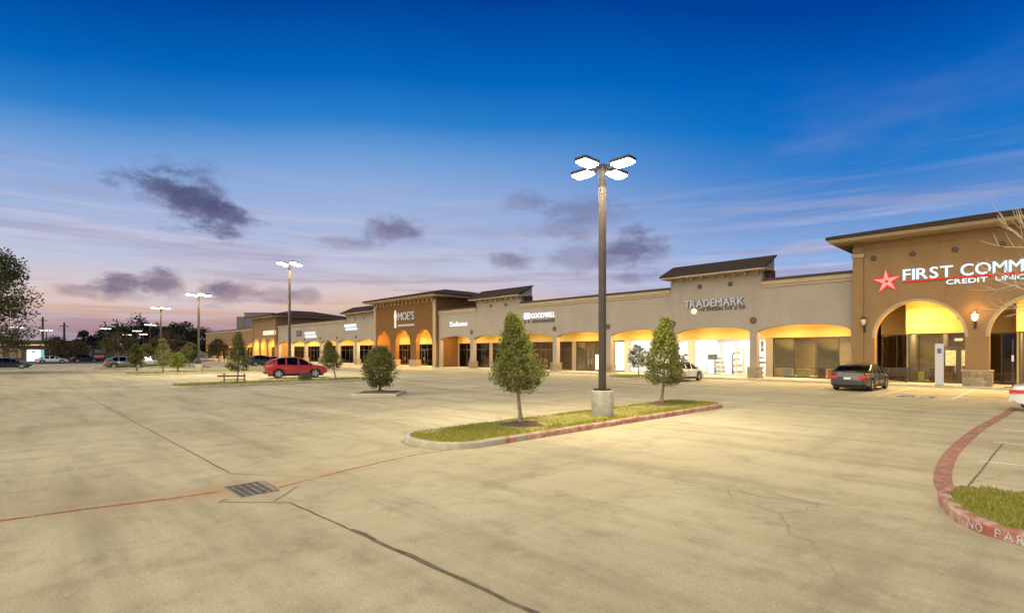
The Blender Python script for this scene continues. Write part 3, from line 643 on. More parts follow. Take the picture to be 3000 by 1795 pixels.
def wing(label, xr, xl, bays, wallm='grey_stucco', gables=(), yf=42.4, group=None, stones=True):
    """arcade of flat arches between piers, glazed shops set back behind it"""
    t = thing('shop_building', label, 'building', (0, 0, 0), 0, group); n = len(bays); w = (xr-xl)/n; top = 7.55
    ops = [(xl+w*k+PW/2, xl+w*(k+1)-PW/2, 3.66, .56) for k in range(n)]
    b = MB(); arch_wall(b, xl, xr, .15, 7.08, yf, yf+PW, ops); b.build('wall', wallm, t)
    cuts = [xl]+[v for ga in sorted(gables) for v in ga]+[xr]; spans = [(cuts[i], cuts[i+1]) for i in range(0, len(cuts), 2) if cuts[i+1]-cuts[i] > .1]
    for op in ops: b = MB(); arch_trim(b, op, yf, .12, .04); b.build('arch_trim', wallm, t, smooth=True)
    for (ca, cb) in spans: blk('parapet', wallm, t, ca, cb, yf+.001, yf+PW-.001, 7.08, 7.32); blk('cornice', 'trim', t, ca, cb, yf-.14, yf+.5, 7.32, 7.62); blk('cornice_step', 'trim', t, ca, cb, yf-.07, yf-.003, 7.12, 7.318); blk('parapet_cap', 'cap', t, ca, cb, yf-.20, yf+.52, 7.622, 7.80)
    MB().box(xl+.01, xr-.01, yf+PW+.002, 60, 7.0, 7.3).build('roof_deck', 'cap', t)
    MB().box(xl, xr, 50.9, 60, .15, 6.9).build('rear_block', 'room_dark', t)
    sof = MB().box(xl+.01, xr-.01, yf+PW+.002, 45.9, 4.55, 4.70).build('arcade_ceiling', 'soffit', t)
    for k in range(1, n): x = xl+w*k; medallion(t, x, yf, 4.64, .27); blk('control_joint', 'joint_grey', t, x-.011, x+.011, yf-.002, yf+.01, 5.0, 7.08)
    for k in range(n+1):
        x = xl+w*k
        if stones and 0 < k < n and x > -45: stone_base(t, x-.43, x+.43, yf-.16, yf+PW+.14, .15, 1.03, 4, 3)
        elif 0 < k < n: blk('pier_base', 'stone', t, x-.43, x+.43, yf-.16, yf+PW+.14, .15, 1.03)
    far_gain = 1 if xr > -20 else 2.3
    for k, spec in enumerate(bays[::-1]):
        a, c = xl+w*k, xl+w*(k+1); e = spec.get('arcade', 150)*far_gain
        blk('shop_wall', 'back_wall', t, a+.001, c-.001, 45.62, 45.85, 3.35, 4.548)
        blk('shop_pier', wallm if not spec.get('pale') else 'frame_light', t, a-.28, a+.28, 45.60, 45.87, .15, 3.35)
        storefront(t, a+.30, c-.30, 45.72, 3.35, spec.get('n', 4), spec.get('fm', 'frame'), spec.get('pane', 'pane'), spec.get('transom', 2.5), spec.get('door'), spec.get('room', 'dark'), blinds=spec.get('blinds', 0), rail=spec.get('rail', 0))
        for fi, z1f in spec.get('white_glow', ()):
            nn = spec.get('n', 4); q0 = a+.30+(w-.6)*fi/nn; q1 = a+.30+(w-.6)*(fi+1)/nn; blk('glow_panel', 'white_glow', t, q0+.06, q1-.06, 45.66, 45.665, .30, z1f)  # self-glowing panels: stand-in for the lit shop beyond, plus a pale poster
        if e:
            for f in (.28, .72):
                d = sub('downlight', 'bronze', sof, a+w*f-.13, a+w*f+.13, 44.1, 44.36, 4.50, 4.549)
                blk('lens', 'down_glow', sof, a+w*f-.10, a+w*f+.10, 44.13, 44.33, 4.485, 4.4995)
            [light(t, 'POINT', (a+w*f, 44.0, 4.22), e*.72, spec.get('lc', (1, .60, .15)), .25, name='arcade_light') for f in (.28, .72)]; [light(t, 'AREA', (a+w*f, 43.9, 4.48), e*1.1, (1, .68, .26), .3, (0, -.25, -1), name='arcade_light') for f in (.28, .72)]
    for ga in gables: gable(t, ga[0], ga[1], yf, wallm)
    return t
def tower(label, xl, xr, wallm, yf=41.95, hw=2.3, sp=5.7, lightcol=(1, .57, .10), e=190, dentil=True, stones=True, back=58, det=True):
    t = thing('shop_building', label, 'building'); c0 = (xl+xr)/2; zs = 3.1
    zs = zs if hw > 2.2 else 3.35; ops = [(c0+sp*k-hw, c0+sp*k+hw, zs, hw) for k in (-1, 0, 1)]
    b = MB(); arch_wall(b, xl, xr, .15, 9.58, yf, yf+.6, ops, 30); b.build('wall', wallm, t)
    for op in ops: b = MB(); arch_trim(b, op, yf, .16, .05, 30); b.build('arch_trim', 'trim' if wallm != 'brick_brown' else wallm, t, smooth=True)
    b = MB(); b.box(xr-.35, xr, yf+.601, back, .15, 9.58); b.box(xl, xl+.35, yf+.601, back, .15, 9.58); b.box(xl+.36, xr-.36, back-.3, back, .15, 9.58); b.build('side_wall', wallm, t)
    for x in (xl, xr-.55): blk('pilaster', 'trim' if wallm == 'brick_brown' else wallm, t, x-.03, x+.58, yf-.14, yf-.001, .15, 9.2); blk('pilaster_cap', 'trim', t, x-.10, x+.65, yf-.20, yf-.003, 8.55, 8.78)
    # hipped roof with wide eaves
    ov = 1.25; ex0, ex1, ey0, ey1 = xl-ov, xr+ov, yf-ov, back+ov; rz = 9.98; rh = 1.5; i_ = 7
    blk('eave_soffit', 'trim', t, ex0+.05, ex1-.05, ey0+.05, ey1-.05, 9.585, 9.66)
    b = MB().box(ex0, ex1, ey0, ey1, 9.665, 9.78); b.build('gutter', 'trim', t)
    b = MB(); b.v = [(ex0-.1, ey0-.1, 9.785), (ex1+.1, ey0-.1, 9.785), (ex1+.1, ey1+.1, 9.785), (ex0-.1, ey1+.1, 9.785), (ex0-.1, ey0-.1, rz), (ex1+.1, ey0-.1, rz), (ex1+.1, ey1+.1, rz), (ex0-.1, ey1+.1, rz), (ex0+i_, ey0+i_, rz+rh), (ex1-i_, ey0+i_, rz+rh), (ex1-i_, ey1-i_, rz+rh), (ex0+i_, ey1-i_, rz+rh)]
    b.f = [(3, 2, 1, 0), (0, 1, 5, 4), (1, 2, 6, 5), (2, 3, 7, 6), (3, 0, 4, 7), (4, 5, 9, 8), (5, 6, 10, 9), (6, 7, 11, 10), (7, 4, 8, 11), (8, 9, 10, 11)]; b.build('roof', 'roof_tile', t)
    if dentil:
        n = 15; 
        for k in range(n): x = xl+.9+(xr-xl-1.8)*k/(n-1); blk('bracket', 'trim', t, x-.12, x+.12, yf-.16, yf-.003, 8.95 if wallm == 'brick_brown' else 9.2, 9.5)
    blk('frieze_band', 'trim', t, xl+.6, xr-.6, yf-.06, yf-.002, 9.505, 9.578)
    n = 5
    for k in range(8): medallion(t, xl+1.15+k*2.1, yf, 8.42, .17) if det else None
    sof = MB().box(xl+.36, xr-.36, yf+.602, 46.95, 5.72, 5.85).build('arcade_ceiling', 'soffit', t)
    blk('rear_block', 'room_dark', t, xl+.36, xr-.36, 52, back-.31, .15, 5.7)
    for k in (-1, 0, 1): 
        for q in (c0+sp*k,): 
            blk('lens', 'down_glow', sof, q-.14, q+.14, 43.5, 43.78, 5.69, 5.7195)
            light(t, 'POINT', (q, 43.0, 4.9), e*1.0, lightcol, .3, name='arcade_light'); light(t, 'AREA', (q, 43.2, 5.66), e*3.2, (lightcol[0], lightcol[1]*1.12, lightcol[2]*1.8), .3, (0, -.45, -1), name='arcade_light')
    return t, ops, c0
# --- bank tower
BX0, BX1 = -10.0, 8.4
tb, bops, bc = tower('brown stucco bank building with wide-eaved roof and tall yellow-lit arches', BX0, BX1, 'brown_stucco', dentil=False)
for (px, py) in ((2562, 753), (2672, 743), (2792, 730)): pass
bp_ = [((a[1]+b_[0])/2, b_[0]-a[1]) for a, b_ in zip(bops, bops[1:])]
for c, w in bp_: stone_base(tb, c-w/2-.12, c+w/2+.12, 41.70, 42.70, .15, 1.12, 5, 4)
for k in range(14): x = BX0+.75+k*1.25; blk('frieze_panel', 'brown_stucco', tb, x, x+1.0, 41.90, 41.949, 9.02, 9.40)
yv, yl = 44.5, 46.6
for k, op in enumerate(bops):
    a, c = op[0]-.55, op[1]+.55; m = onY(2655, 0, yv).x if k == 0 else a+1.6
    blk('shop_wall', 'back_wall', tb, a, m, yl-.1, yl+.13, 3.42, 5.72); blk('shop_wall', 'back_wall', tb, m, c, yv-.1, yv+.13, 3.42, 5.72)
    blk('shop_wall_return', 'back_wall', tb, m, m+.12, yv+.131, yl-.101, .15, 5.718)
    storefront(tb, a+.02, m-.03, yl, 3.42, 2, pane='pane_dark', transom=0, room='olive', blinds=1, depth=4)
    X1 = m+.15; xd = onY(2752, 0, yv).x if k == 0 else X1+1.9
    storefront(tb, X1, xd, yv, 3.42, 1, pane='pane', transom=0, room='olive', depth=4, rail=0)
    storefront(tb, xd+.12, c-.25, yv, 3.42, 1, pane='pane', transom=2.52, door=(0,), room='dark', depth=4)
    if k == 0:
        xm = (xd+.12+c-.25)/2
        for s0, s1 in ((xd+.32, xm-.14), (xm+.14, c-.45)): blk('poster', 'poster', tb, s0, s1, yv-.036, yv-.031, 1.30, 2.30)
        blk('number_plate', 'sign_plate', tb, xm-.2, xm+.2, yv-.012, yv-.008, 2.9, 3.06)
    # oval plaster ornament over the door
    b = MB(); cx_ = (m+c)/2-.35; n = 26
    for r1, r2, y_ in ((.62, .22, 0), (.62, .22, -.05), (.50, .14, -.05), (.50, .14, -.01)):
        for q in range(n): an = 2*math.pi*q/n; b.v.append((cx_+r1*math.cos(an), yv-.1+y_, 4.42+r2*math.sin(an)))
    b.f = [(i*n+q, i*n+(q+1) % n, (i+1)*n+(q+1) % n, (i+1)*n+q) for i in range(3) for q in range(n)]; b.build('oval_ornament', 'back_wall', tb)
    blk('ornament_bar', 'trim', tb, cx_-.3, cx_+.3, yv-.15, yv-.101, 4.68, 4.72)
    bz = MB().box(c-1.15, c-.95, yv-.22, yv-.1, 4.30, 4.42).build('flood_bracket', 'bronze', tb); sub('flood_lamp', 'down_glow', bz, c-1.13, c-.97, yv-.26, yv-.12, 4.425, 4.56)
# --- grey wing between the towers
dk = dict(room='dark', pane='pane_dark')
bays1 = [dict(room='olive', pane='pane', blinds=2, n=4, rail=.95, transom=0, arcade=170),                       # next to the bank
         dict(room='white', fm='frame_light', n=5, door=(3,), rail=.85, pale=1, arcade=150),
         dict(room='white', fm='frame_light', n=5, rail=.85, pale=1, arcade=150),
         dict(room='dark', pane='pane', n=5, blinds=3, door=(1,), arcade=150, white_glow=((4, 3.2), (2, 1.9))),
         dict(arcade=60, n=4, door=(1,), **dk), dict(arcade=110, n=4, blinds=3, **dk), dict(arcade=110, n=4, door=(1,), **dk)]
w1 = wing('long grey stucco shop row with flat arches carrying the TRADEMARK and GOODWILL signs', -10.0, -58.2, bays1, gables=((-24.0, -16.2), (-50.4, -42.6)))
# --- brown tower
tt, tops_, tc_ = tower('dark brown brick tower building with three amber-lit arches and wide eaves', -74.4, -58.2, 'brick_brown', hw=1.95, sp=5.3, lightcol=(1, .52, .09), e=240, det=False)
for k, op in enumerate(tops_):
    a, c = op[0]-.5, op[1]+.5
    blk('shop_wall', 'back_wall', tt, a, c, 45.6, 45.85, 3.35, 5.7); storefront(tt, a+.02, c-.02, 45.72, 3.35, 3, pane='pane_dark', door=(1,), room='dark', depth=4)
for a, b_ in zip(tops_, tops_[1:]): blk('pier_base', 'stone', tt, a[1]-.1, b_[0]+.1, 41.75, 42.7, .15, 1.1)
# --- second grey wing
bays2 = [dict(room='cyan', n=4, rail=0, arcade=110), dict(room='white', n=4, arcade=60, fm='frame'), dict(arcade=60, n=4, **dk), dict(arcade=80, n=4, **dk), dict(room='warm', n=4, arcade=120), dict(room='warm', n=4, arcade=90)]
w2 = wing('farther grey stucco shop row beyond the brown brick tower', -74.4, -115.3, bays2, gables=((-84.6, -75.4),), stones=False)
# --- third tower and the last row
t3, ops3, _ = tower('small far tan tower building with bright amber windows and dark hipped roof', -129.5, -115.3, 'brown_stucco', hw=1.7, sp=4.7, lightcol=(1, .55, .1), e=420, det=False)
for op in ops3: blk('shop_wall', 'back_wall', t3, op[0]-.4, op[1]+.4, 45.6, 45.85, 3.35, 5.7); storefront(t3, op[0]-.38, op[1]+.38, 45.72, 3.35, 3, room='amber', depth=4)
w3 = wing('last low shop row at the far end of the lot', -129.5, -170, [dict(room='warm', n=3, arcade=80), dict(arcade=50, n=3, **dk), dict(room='amber', n=3, arcade=80), dict(arcade=60, n=3, **dk), dict(room='warm', n=3, arcade=60), dict(arcade=30, n=3, **dk)], wallm='brown_stucco', stones=False)

# ------------------------------------------------------------------ wall lanterns
def sconce(label, x, z, lit, yf=41.95):
    t = thing('wall_lantern', label, 'wall lamp', (x, yf, z), 0)
    blk('back_plate', 'bronze', t, -.07, .07, -.03, 0, -.55, .25)
    MB().tube([(0, -.03, -.35), (0, -.18, -.45), (0, -.26, -.25), (0, -.26, -.05)], [.025, .025, .03, .05], 8).build('arm', 'bronze', t, smooth=True)
    MB().lathe([(.05, -.06), (.13, .05), (.16, .30), (.15, .32)], 12, (0, -.26, 0)).build('glass', 'sconce_glow' if lit else 'sign_plate', t, smooth=True)
    MB().lathe([(.20, .33), (.20, .36), (.05, .50), (.02, .58)], 12, (0, -.26, 0)).build('cap', 'bronze', t, smooth=True)
    if lit: light(t, 'POINT', (0, -.42, .45), 55, (1, .50, .16), .12, name='lantern_light')
    return t
p = onY(2532, 950, 41.9); sconce('unlit dark bronze wall lantern at the bank corner pilaster', p.x, 4.05, False)
p = onY(2857, 950, 41.9); sconce('glowing bronze wall lantern on the stone-footed pier between the bank arches', p.x, 4.10, True)
sconce('bronze wall lantern on the next bank pier past the glowing one', p.x+5.7, 4.10, True)

# ------------------------------------------------------------------ signs
YS = 41.95
t = thing('bank_sign', 'lit bank sign with red star and white FIRST COMMUNITY CREDIT UNION letters', 'sign', (0, YS, 0)); Y_ = YS-.09
def px(x, y=0): v = onY(x, y, Y_); return v
z1, z2 = px(2650, 820).z, px(2650, 789).z; hb = z2-z1
for word, a, c in (('FIRST', px(2646).x, px(2792).x), ('COMMUNITY', px(2815).x, px(2815).x+5.55)):
    letters(t, word, 'sign_white', a, c, -.07, z1, hb, .05)
    letters(t, word, 'sign_cyan', a-.045, c-.045, -.02, z1-.03, hb+.05, .03, 'return_or_shadow')
xe = px(2815).x+5.55
blk('underline', 'sign_red', t, px(2646).x, xe, -.09, -.04, z1-.13, z1-.055)
zc = z1-.13-.42
for word, a, c in (('CREDIT', px(2772).x, px(2893).x), ('UNION', px(2917).x, px(2917).x+1.75)):
    letters(t, word, 'sign_white', a, c, -.07, zc+.08, .28, .05); letters(t, word, 'sign_cyan', a-.02, c-.02, -.02, zc+.065, .31, .03, 'return_or_shadow')
sc_ = px(2597, 824); R1 = .78
back = MB(); P = []
for k in range(10): r = (R1 if k % 2 == 0 else R1*.44)*1.05; an = R_(90+36*k+4); P.append((sc_.x+r*math.cos(an), sc_.z+r*math.sin(an)))
back.prism(P, 'y', -.05, -.01); back.build('star_back', 'sign_red', t)
for k in range(5):                                     # five swept points of the star
    an = R_(90+72*k+4); tip = Vector((math.cos(an), math.sin(an)))*R1*.96; l = Vector((math.cos(an+.55), math.sin(an+.55)))*R1*.34; r = Vector((math.cos(an-.9), math.sin(an-.9)))*R1*.22; q = Vector((math.cos(an-.25), math.sin(an-.25)))*R1*.10
    MB().prism([(sc_.x+v.x, sc_.z+v.y) for v in (tip, l, q, r)], 'y', -.09, -.055).build('star_point', 'sign_pink', t)
YG = 42.40
t = thing('shop_sign', 'white raised TRADEMARK lettering with round badge on the gabled grey wall', 'sign', (0, YG, 0)); Y_ = YG-.1
a, c = px(2004, 890).x, px(2178, 880).x; zt = px(2090, 897).z
letters(t, 'TRADEMARK', 'sign_dim', a, c, -.07, zt, .62, .05); letters(t, 'TRADEMARK', 'sign_dark', a+.10, c+.10, -.02, zt-.06, .66, .03, 'return_or_shadow')  # dark offset copy stands in for the shadow behind the letters
q = px(2032, 912); MB().lathe([(.26, 0), (.26, .05), (.2, .07)], 14).build('badge', 'sign_warm', t).matrix_local = Matrix.Translation((q.x, -.02, q.z)) @ Matrix.Rotation(R_(90), 4, 'X')
x = q.x+.42
while x < c+.15: w = random.choice((.12, .16, .2)); blk('small_letter', 'sign_dark', t, x, x+w, -.05, -.01, q.z+.0+random.uniform(-.02, .02), q.z+random.choice((.2, .26))); x += w+random.choice((.06, .07, .2))
YW = 42.40
t = thing('shop_sign', 'white GOODWILL sign with square badge over the grey arcade', 'sign', (0, YW, 0)); Y_ = YW-.05
a, c = px(1556, 925).x, px(1626, 920).x; zt = px(1590, 930).z
letters(t, 'GOODWILL', 'sign_white', a, c, -.07, zt, .55, .05)
a0 = px(1535).x; blk('badge', 'sign_white', t, a0, a-.18, -.08, -.02, zt-.05, zt+.62); x = a0
while x < c: w = random.choice((.2, .28, .34)); blk('small_letter', 'sign_dark', t, x, x+w, -.06, -.01, zt-.50, zt-.50+random.choice((.28, .34))); x += w+random.choice((.09, .1, .3))
t = thing('shop_sign', 'small white script sign on the grey wall beside the brown tower', 'sign', (0, YW, 0)); Y_ = YW-.05
zt = px(1345, 955).z; letters(t, 'Salons', 'sign_white', px(1318).x, px(1369).x, -.07, zt, .62, .05)
YB = 41.95
t = thing('shop_sign', 'cream upright figure and lettering sign on the brown brick tower', 'sign', (0, YB, 0)); Y_ = YB-.06
a = px(1158, 930); c = px(1213, 930); zt = px(1190, 946).z
fg = MB(); fg.prism([(a.x-.22, zt-.6), (a.x+.22, zt-.6), (a.x+.20, zt+.5), (a.x+.34, zt+1.2), (a.x+.18, zt+1.55), (a.x+.16, zt+1.95), (a.x-.16, zt+1.95), (a.x-.18, zt+1.55), (a.x-.34, zt+1.2), (a.x-.20, zt+.5)], 'y', -.09, -.02); fg.build('figure_badge', 'sign_warm', t)
letters(t, "MOE'S", 'sign_dim', a.x+.75, c.x, -.07, zt+.45, 1.15, .05); letters(t, "MOE'S", 'sign_dark', a.x+.83, c.x+.08, -.02, zt+.38, 1.17, .03, 'return_or_shadow')  # shadow behind the lettering drawn as a dark shifted copy
blk('underline', 'sign_dim', t, a.x+.75, c.x, -.08, -.02, zt-.45, zt-.15)
def bars(label, xa, xb, ya_, yb_, Yw, mats, n=2):
    global Y_
    Y_ = Yw-.05; t = thing('shop_sign', label, 'sign', (0, Yw, 0)); A, B = px(xa, ya_), px(xb, yb_); h = (A.z-B.z)/n
    for k in range(n): z = B.z+h*k; blk('light_box', mats[k % len(mats)], t, A.x+(0.0 if k else .3), B.x-(.4 if k else 0), -.12, -.01, z+.1, z+h-.05)
    return t
bars('two-line white and pale blue sign below the gabled far grey wall', 1010, 1046, 950, 968, 42.4, ('sign_blue', 'sign_white'))
bars('two-line white sign with red edge on the far grey wall', 893, 926, 972, 990, 42.4, ('sign_white', 'sign_blue'))
bars('long cream sign on the small far tan tower', 770, 808, 969, 981, 41.95, ('sign_warm',), 1)
t = thing('shop_sign', 'dark square panel sign on the far grey wall', 'sign', (0, 42.4, 0)); Y_ = 42.35; A, B = px(868, 969), px(883, 984); blk('panel', 'sign_dark', t, A.x, B.x, -.1, -.005, B.z, A.z); blk('panel_face', 'far_block', t, A.x+.1, B.x-.1, -.13, -.101, B.z+.1, A.z-.1)

# ------------------------------------------------------------------ things standing by the bank
p = onY(2752, 1130, 41.75); t = thing('parking_sign', 'pale grey upright panel with small blue sign at the kerb before the bank doors', 'sign', (p.x, 41.75, .15))
blk('panel', 'panel_grey', t, -.21, .21, -.03, .03, 0, 2.55); blk('blue_sign', 'hcsign', t, -.10, .10, -.04, -.031, 1.95, 2.25); blk('foot', 'frame', t, -.24, .24, -.08, .08, 0, .03)
p = onY(2967, 1120, 41.8); t = thing('sign_post', 'thin dark post with square foot plate before the second bank arch', 'post', (p.x, 41.8, .15))
MB().tube([(0, 0, .02), (0, 0, 2.75)], .04, 10).build('post', 'bronze', t); blk('foot_plate', 'bronze', t, -.35, .35, -.2, .2, 0, .03); blk('collar', 'frame_light', t, -.05, .05, -.05, .05, 1.5, 1.85)
p = onY(2622, 1100, 43.2); t = thing('bench', 'dark low bench under the bank arch behind the grey sedan', 'bench', (p.x-.1, 43.6, .15))
for k in range(4): blk('seat_slat', 'bench', t, -.75, .75, -.22+k*.12, -.12+k*.12, .42, .46)
for k in range(4): blk('back_slat', 'bench', t, -.75, .75, .26+k*.02, .29+k*.02, .52+k*.12, .62+k*.12)
for s in (-.65, .65): b = MB(); b.box(s-.03, s+.03, -.2, -.15, 0, .42); b.box(s-.03, s+.03, .22, .28, 0, .95); b.box(s-.03, s+.03, -.15, .22, .36, .41); b.build('leg', 'bench', t)
for i, (x, m, h) in enumerate(((-6.35, 'wood', .8), (-5.9, 'leaf_dark', .7), (-5.3, 'amber_glow', .55))):
    pass
def planter(x, y, label):
    t = thing('potted_plant', label, 'plant', (x, y, .16)); MB().lathe([(.14, 0), (.19, .3), (.21, .32), (.17, .31)], 12).build('pot', 'wood', t, smooth=True); b = MB()
    for k in range(70):
        a = random.random()*6.28; r = random.uniform(0, .2); z = random.uniform(.3, .95); l = .16; v = Vector((math.cos(a)*r, math.sin(a)*r, z)); d = Vector((math.cos(a), math.sin(a), random.uniform(.2, 1))).normalized()*l; s = d.cross(Vector((0, 0, 1))).normalized()*.04
        b.add([v, v+d*.5+s, v+d, v+d*.5-s], [(0, 1, 2, 3)])
    b.build('foliage', 'leaf_dark', t, fix=False); return t
planter(-6.2, 45.2, 'small potted plant behind the bank window')
for i, (x, w, h, m, lb) in enumerate(((-15.6, .7, .6, 'panel_grey', 'grey crate'), (-14.5, .9, .62, 'crate_yellow', 'wide yellow crate'), (-13.2, .5, .7, 'wood', 'brown upright crate'), (-12.2, 1.0, .64, 'crate_orange', 'long orange crate'), (-11.0, .6, .6, 'crate_yellow', 'small yellow crate'))):
    t = thing('storage_crate', lb+' low behind the shaded shop windows next to the bank', 'crate', (x, 46.25, .16))
    blk('box', m, t, -w/2, w/2, -.2, .2, 0, h); blk('lid', m, t, -w/2-.02, w/2+.02, -.22, .22, h, h+.05)
for i, (x, w, h, m, lb) in enumerate(((-6.75, .35, .65, 'crate_yellow', 'small yellow box'), (-5.35, .5, .6, 'crate_orange', 'orange box'))):
    t = thing('storage_crate', lb+' behind the tall bank window', 'crate', (x, 45.1, .16)); blk('box', m, t, -w/2, w/2, -.18, .18, 0, h); blk('lid', m, t, -w/2-.02, w/2+.02, -.2, .2, h, h+.04)
# display racks in the bright white shop
for i, (x, h) in enumerate(((-18.2, 1.5), (-20.4, 1.9), (-22.2, 1.4), (-25.0, 1.7), (-27.2, 1.3), (-28.8, 1.8))):
    t = thing('display_rack', 'pale display rack inside the brightly lit white shop', 'rack', (x, 47.5+.35*(i % 3), .16), 0, 'display racks in the white shop')
    for s in (-.5, .5): blk('upright', 'frame_light', t, s-.02, s+.02, -.2, .2, 0, h)
    for k in range(4): blk('shelf', 'frame_light', t, -.48, .48, -.2, .2, .12+k*(h-.2)/3, .15+k*(h-.2)/3); blk('goods', random.choice(('poster2', 'poster', 'panel_grey')), t, -.42, random.uniform(.1, .42), -.15, .12, .15+k*(h-.2)/3, .15+k*(h-.2)/3+.2)
for i, (x, z, w, h) in enumerate(((-21.9, 1.5, .9, .5), (-27.6, 2.6, .5, .25), (-29.2, 1.2, .3, .4), (-17.6, 2.2, .25, .9), (-18.4, 2.3, .25, .5))):
    tag(MB().box(x-w/2, x+w/2, 46.0, 46.02, z, z+h).build('window_poster', 'poster2'), 'blue-grey poster hanging inside the bright white shop window', 'poster', 'posters in the white shop window')

# ------------------------------------------------------------------ trees
def leaf(b, p, l, w, rnd):
    d = Vector((rnd.gauss(0, 1), rnd.gauss(0, 1), rnd.gauss(.25, .8))).normalized(); s = d.cross(Vector((rnd.gauss(0, 1), rnd.gauss(0, 1), rnd.gauss(0, 1)))).normalized()*w/2
    u = d.cross(s).normalized()*l*.12
    n = len(b.v); b.v += [tuple(p), tuple(p+d*l*.5+s+u), tuple(p+d*l), tuple(p+d*l*.5-s+u)]; b.f += [(n, n+1, n+2), (n, n+2, n+3)]
def pear_tree(label, loc, hgt, z0, rad, trunk_r, leaves, l, m='leaf', lean=(0, 0), seed=1, prof=None, name='young_tree', top_m=None, group=None, bark='bark', cat='tree'):
    """small clipped street tree: trunk, limbs and a crown of separate leaves gathered in clumps"""
    rnd = random.Random(seed); t = thing(name, label, cat, (loc[0], loc[1], loc[2] if len(loc) > 2 else .15), 0, group)
    def axis(z): return Vector((lean[0]*z/hgt+.03*math.sin(z*2+seed), lean[1]*z/hgt+.03*math.cos(z*1.7+seed), z))
    zs = [hgt*.92*k/9 for k in range(10)]; tr = MB().tube([axis(z) for z in zs], [trunk_r*(1.35 if k == 0 else 1-.09*k) for k in range(10)], 9)
    prof = prof or (lambda u: (.45+.55*math.sin(u/.22*math.pi/2) if u < .22 else ((1-u)/.78)**.8*.97+.03))
    for k in range(9):
        z = z0*.92+(hgt-z0)*.75*k/9; a = k*2.4+seed; r = rad*prof(max(.05, (z-z0)/(hgt-z0)+.1))*.75; p = axis(z)
        tr.tube([p, p+Vector((math.cos(a)*r*.5, math.sin(a)*r*.5, r*.35)), p+Vector((math.cos(a)*r, math.sin(a)*r, r*.85))], [trunk_r*.38, trunk_r*.24, trunk_r*.08], 5)
    tr.build('trunk', bark, t, smooth=True)
    cl = []
    for _ in range(int(90+leaves/32)):
        u = rnd.random()**.9; z = z0+(hgt-z0)*u; R = rad*prof(u)*(1+rnd.gauss(0, .12)); a = rnd.random()*6.283; q = R*math.sqrt(rnd.uniform(.18, 1)); cl.append((axis(z)+Vector((math.cos(a)*q, math.sin(a)*q, 0)), (.10+.14*rnd.random())*rad*1.25, u))
    bs = {'a': MB(), 'b': MB()}
    for k in range(leaves):
        c, r, u = rnd.choice(cl); v = Vector((rnd.gauss(0, 1), rnd.gauss(0, 1), rnd.gauss(0, .8))); v = v.normalized()*r*rnd.random()**.5
        leaf(bs['b' if top_m and rnd.random() < .22+(u-.25)*1.1 else 'a'], c+v, l*rnd.uniform(.7, 1.3), l*.5*rnd.uniform(.7, 1.2), rnd)  # brighter leaves thicken toward the top, lamplight put into the leaf colour
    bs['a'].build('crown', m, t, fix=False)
    if top_m and bs['b'].v: bs['b'].build('lit_leaves', top_m, t, fix=False)
    return t
pear_tree('taller pear-shaped young tree on the grass island nearest the storm drain', T1, 3.05, .95, .70, .062, 14000, .080, 'leaf', (-.30, -.12), 3, top_m='leaf_bright')
pear_tree('broad young tree on the grass island on the shop side of the tall lamp post', T2, 3.25, .80, .80, .065, 14500, .084, 'leaf', (.12, .12), 5, top_m='leaf_bright')
ball = lambda u: max(.30, math.sqrt(max(.02, 1-(1.9*u-.80)**2)))
pear_tree('low egg-shaped shrub tree in the small diamond planter', (-24.3, 14.0, .15), 2.28, .30, .78, .06, 11000, .095, 'leaf_dark', (.05, 0), 8, ball, 'shrub_tree', 'leaf', bark='bark_dark')
pear_tree('dark conical tree held by a timber stake rail', (-38.2, 11.4, .15), 3.25, .80, .78, .05, 5200, .11, 'leaf_dark', (.02, .1), 11, top_m='leaf')
pear_tree('leaning dark tree right beside the red SUV', (-37.6, 18.0, .15), 2.75, .85, .86, .05, 4600, .11, 'leaf_dark', (-.35, -.42), 13, top_m='leaf')
pear_tree('conical tree on the far grass island beyond the staked tree', (-60.6, 11.4, .15), 3.2, .75, .85, .06, 2600, .15, 'leaf', (0, 0), 17)
pear_tree('small round tree on the kerb finger before the bright white shop', (-25.3, 39.3, .15), 2.55, .75, .85, .05, 3200, .11, 'leaf_grey', (0, 0), 19, ball, 'shrub_tree')
sm = thing('shrub', 'small grey-green shrub in the grass just before the red SUV', 'shrub', (-37.6, 15.7, .15)); b = MB(); rnd = random.Random(4)
for k in range(900): a = rnd.random()*6.28; r = .45*rnd.random()**.5; leaf(b, Vector((r*math.cos(a), r*math.sin(a), .05+.65*rnd.random()*(1-r))), .11, .04, rnd)
b.build('foliage', 'leaf_grey', sm, fix=False); MB().tube([(0, 0, 0), (.02, .02, .4)], .02, 6).build('stem', 'bark', sm)
for i, (px_, d, h, r, m, lb) in enumerate(((400, 63, 3.0, .95, 'leaf_dark', 'dark tree behind the parked slate car'), (520, 60, 1.9, .95, 'leaf_bright', 'bright low green bush tree in the middle of the far lot'), (555, 72, 3.3, 1.1, 'leaf_dark', 'dark round tree beside the far lamp post'),
        (430, 96, 3.4, 1.3, 'leaf', 'yellow-green tree beyond the parked slate car'), (490, 104, 6.0, 2.6, 'leaf_brown', 'wide brown-green tree behind the far grass island'), (345, 100, 5.6, 2.7, 'leaf_brown', 'brown-leaved tree at the back of the lot'), (640, 110, 4.6, 2.0, 'leaf_brown', 'brown tree before the last shop row'), (160, 112, 5.0, 2.6, 'leaf_brown', 'brown-green tree right of the glowing white signboard'), (225, 118, 4.2, 2.4, 'leaf_brown', 'low brown tree on the verge left of the brown trees'))):
    pear_tree(lb, (*far(px_, d)[:2], 0), h, h*.28, r, .09, 1500, .26 if d < 80 else .42, m, (0, 0), 31+i, ball if i != 0 else None, 'lot_tree')
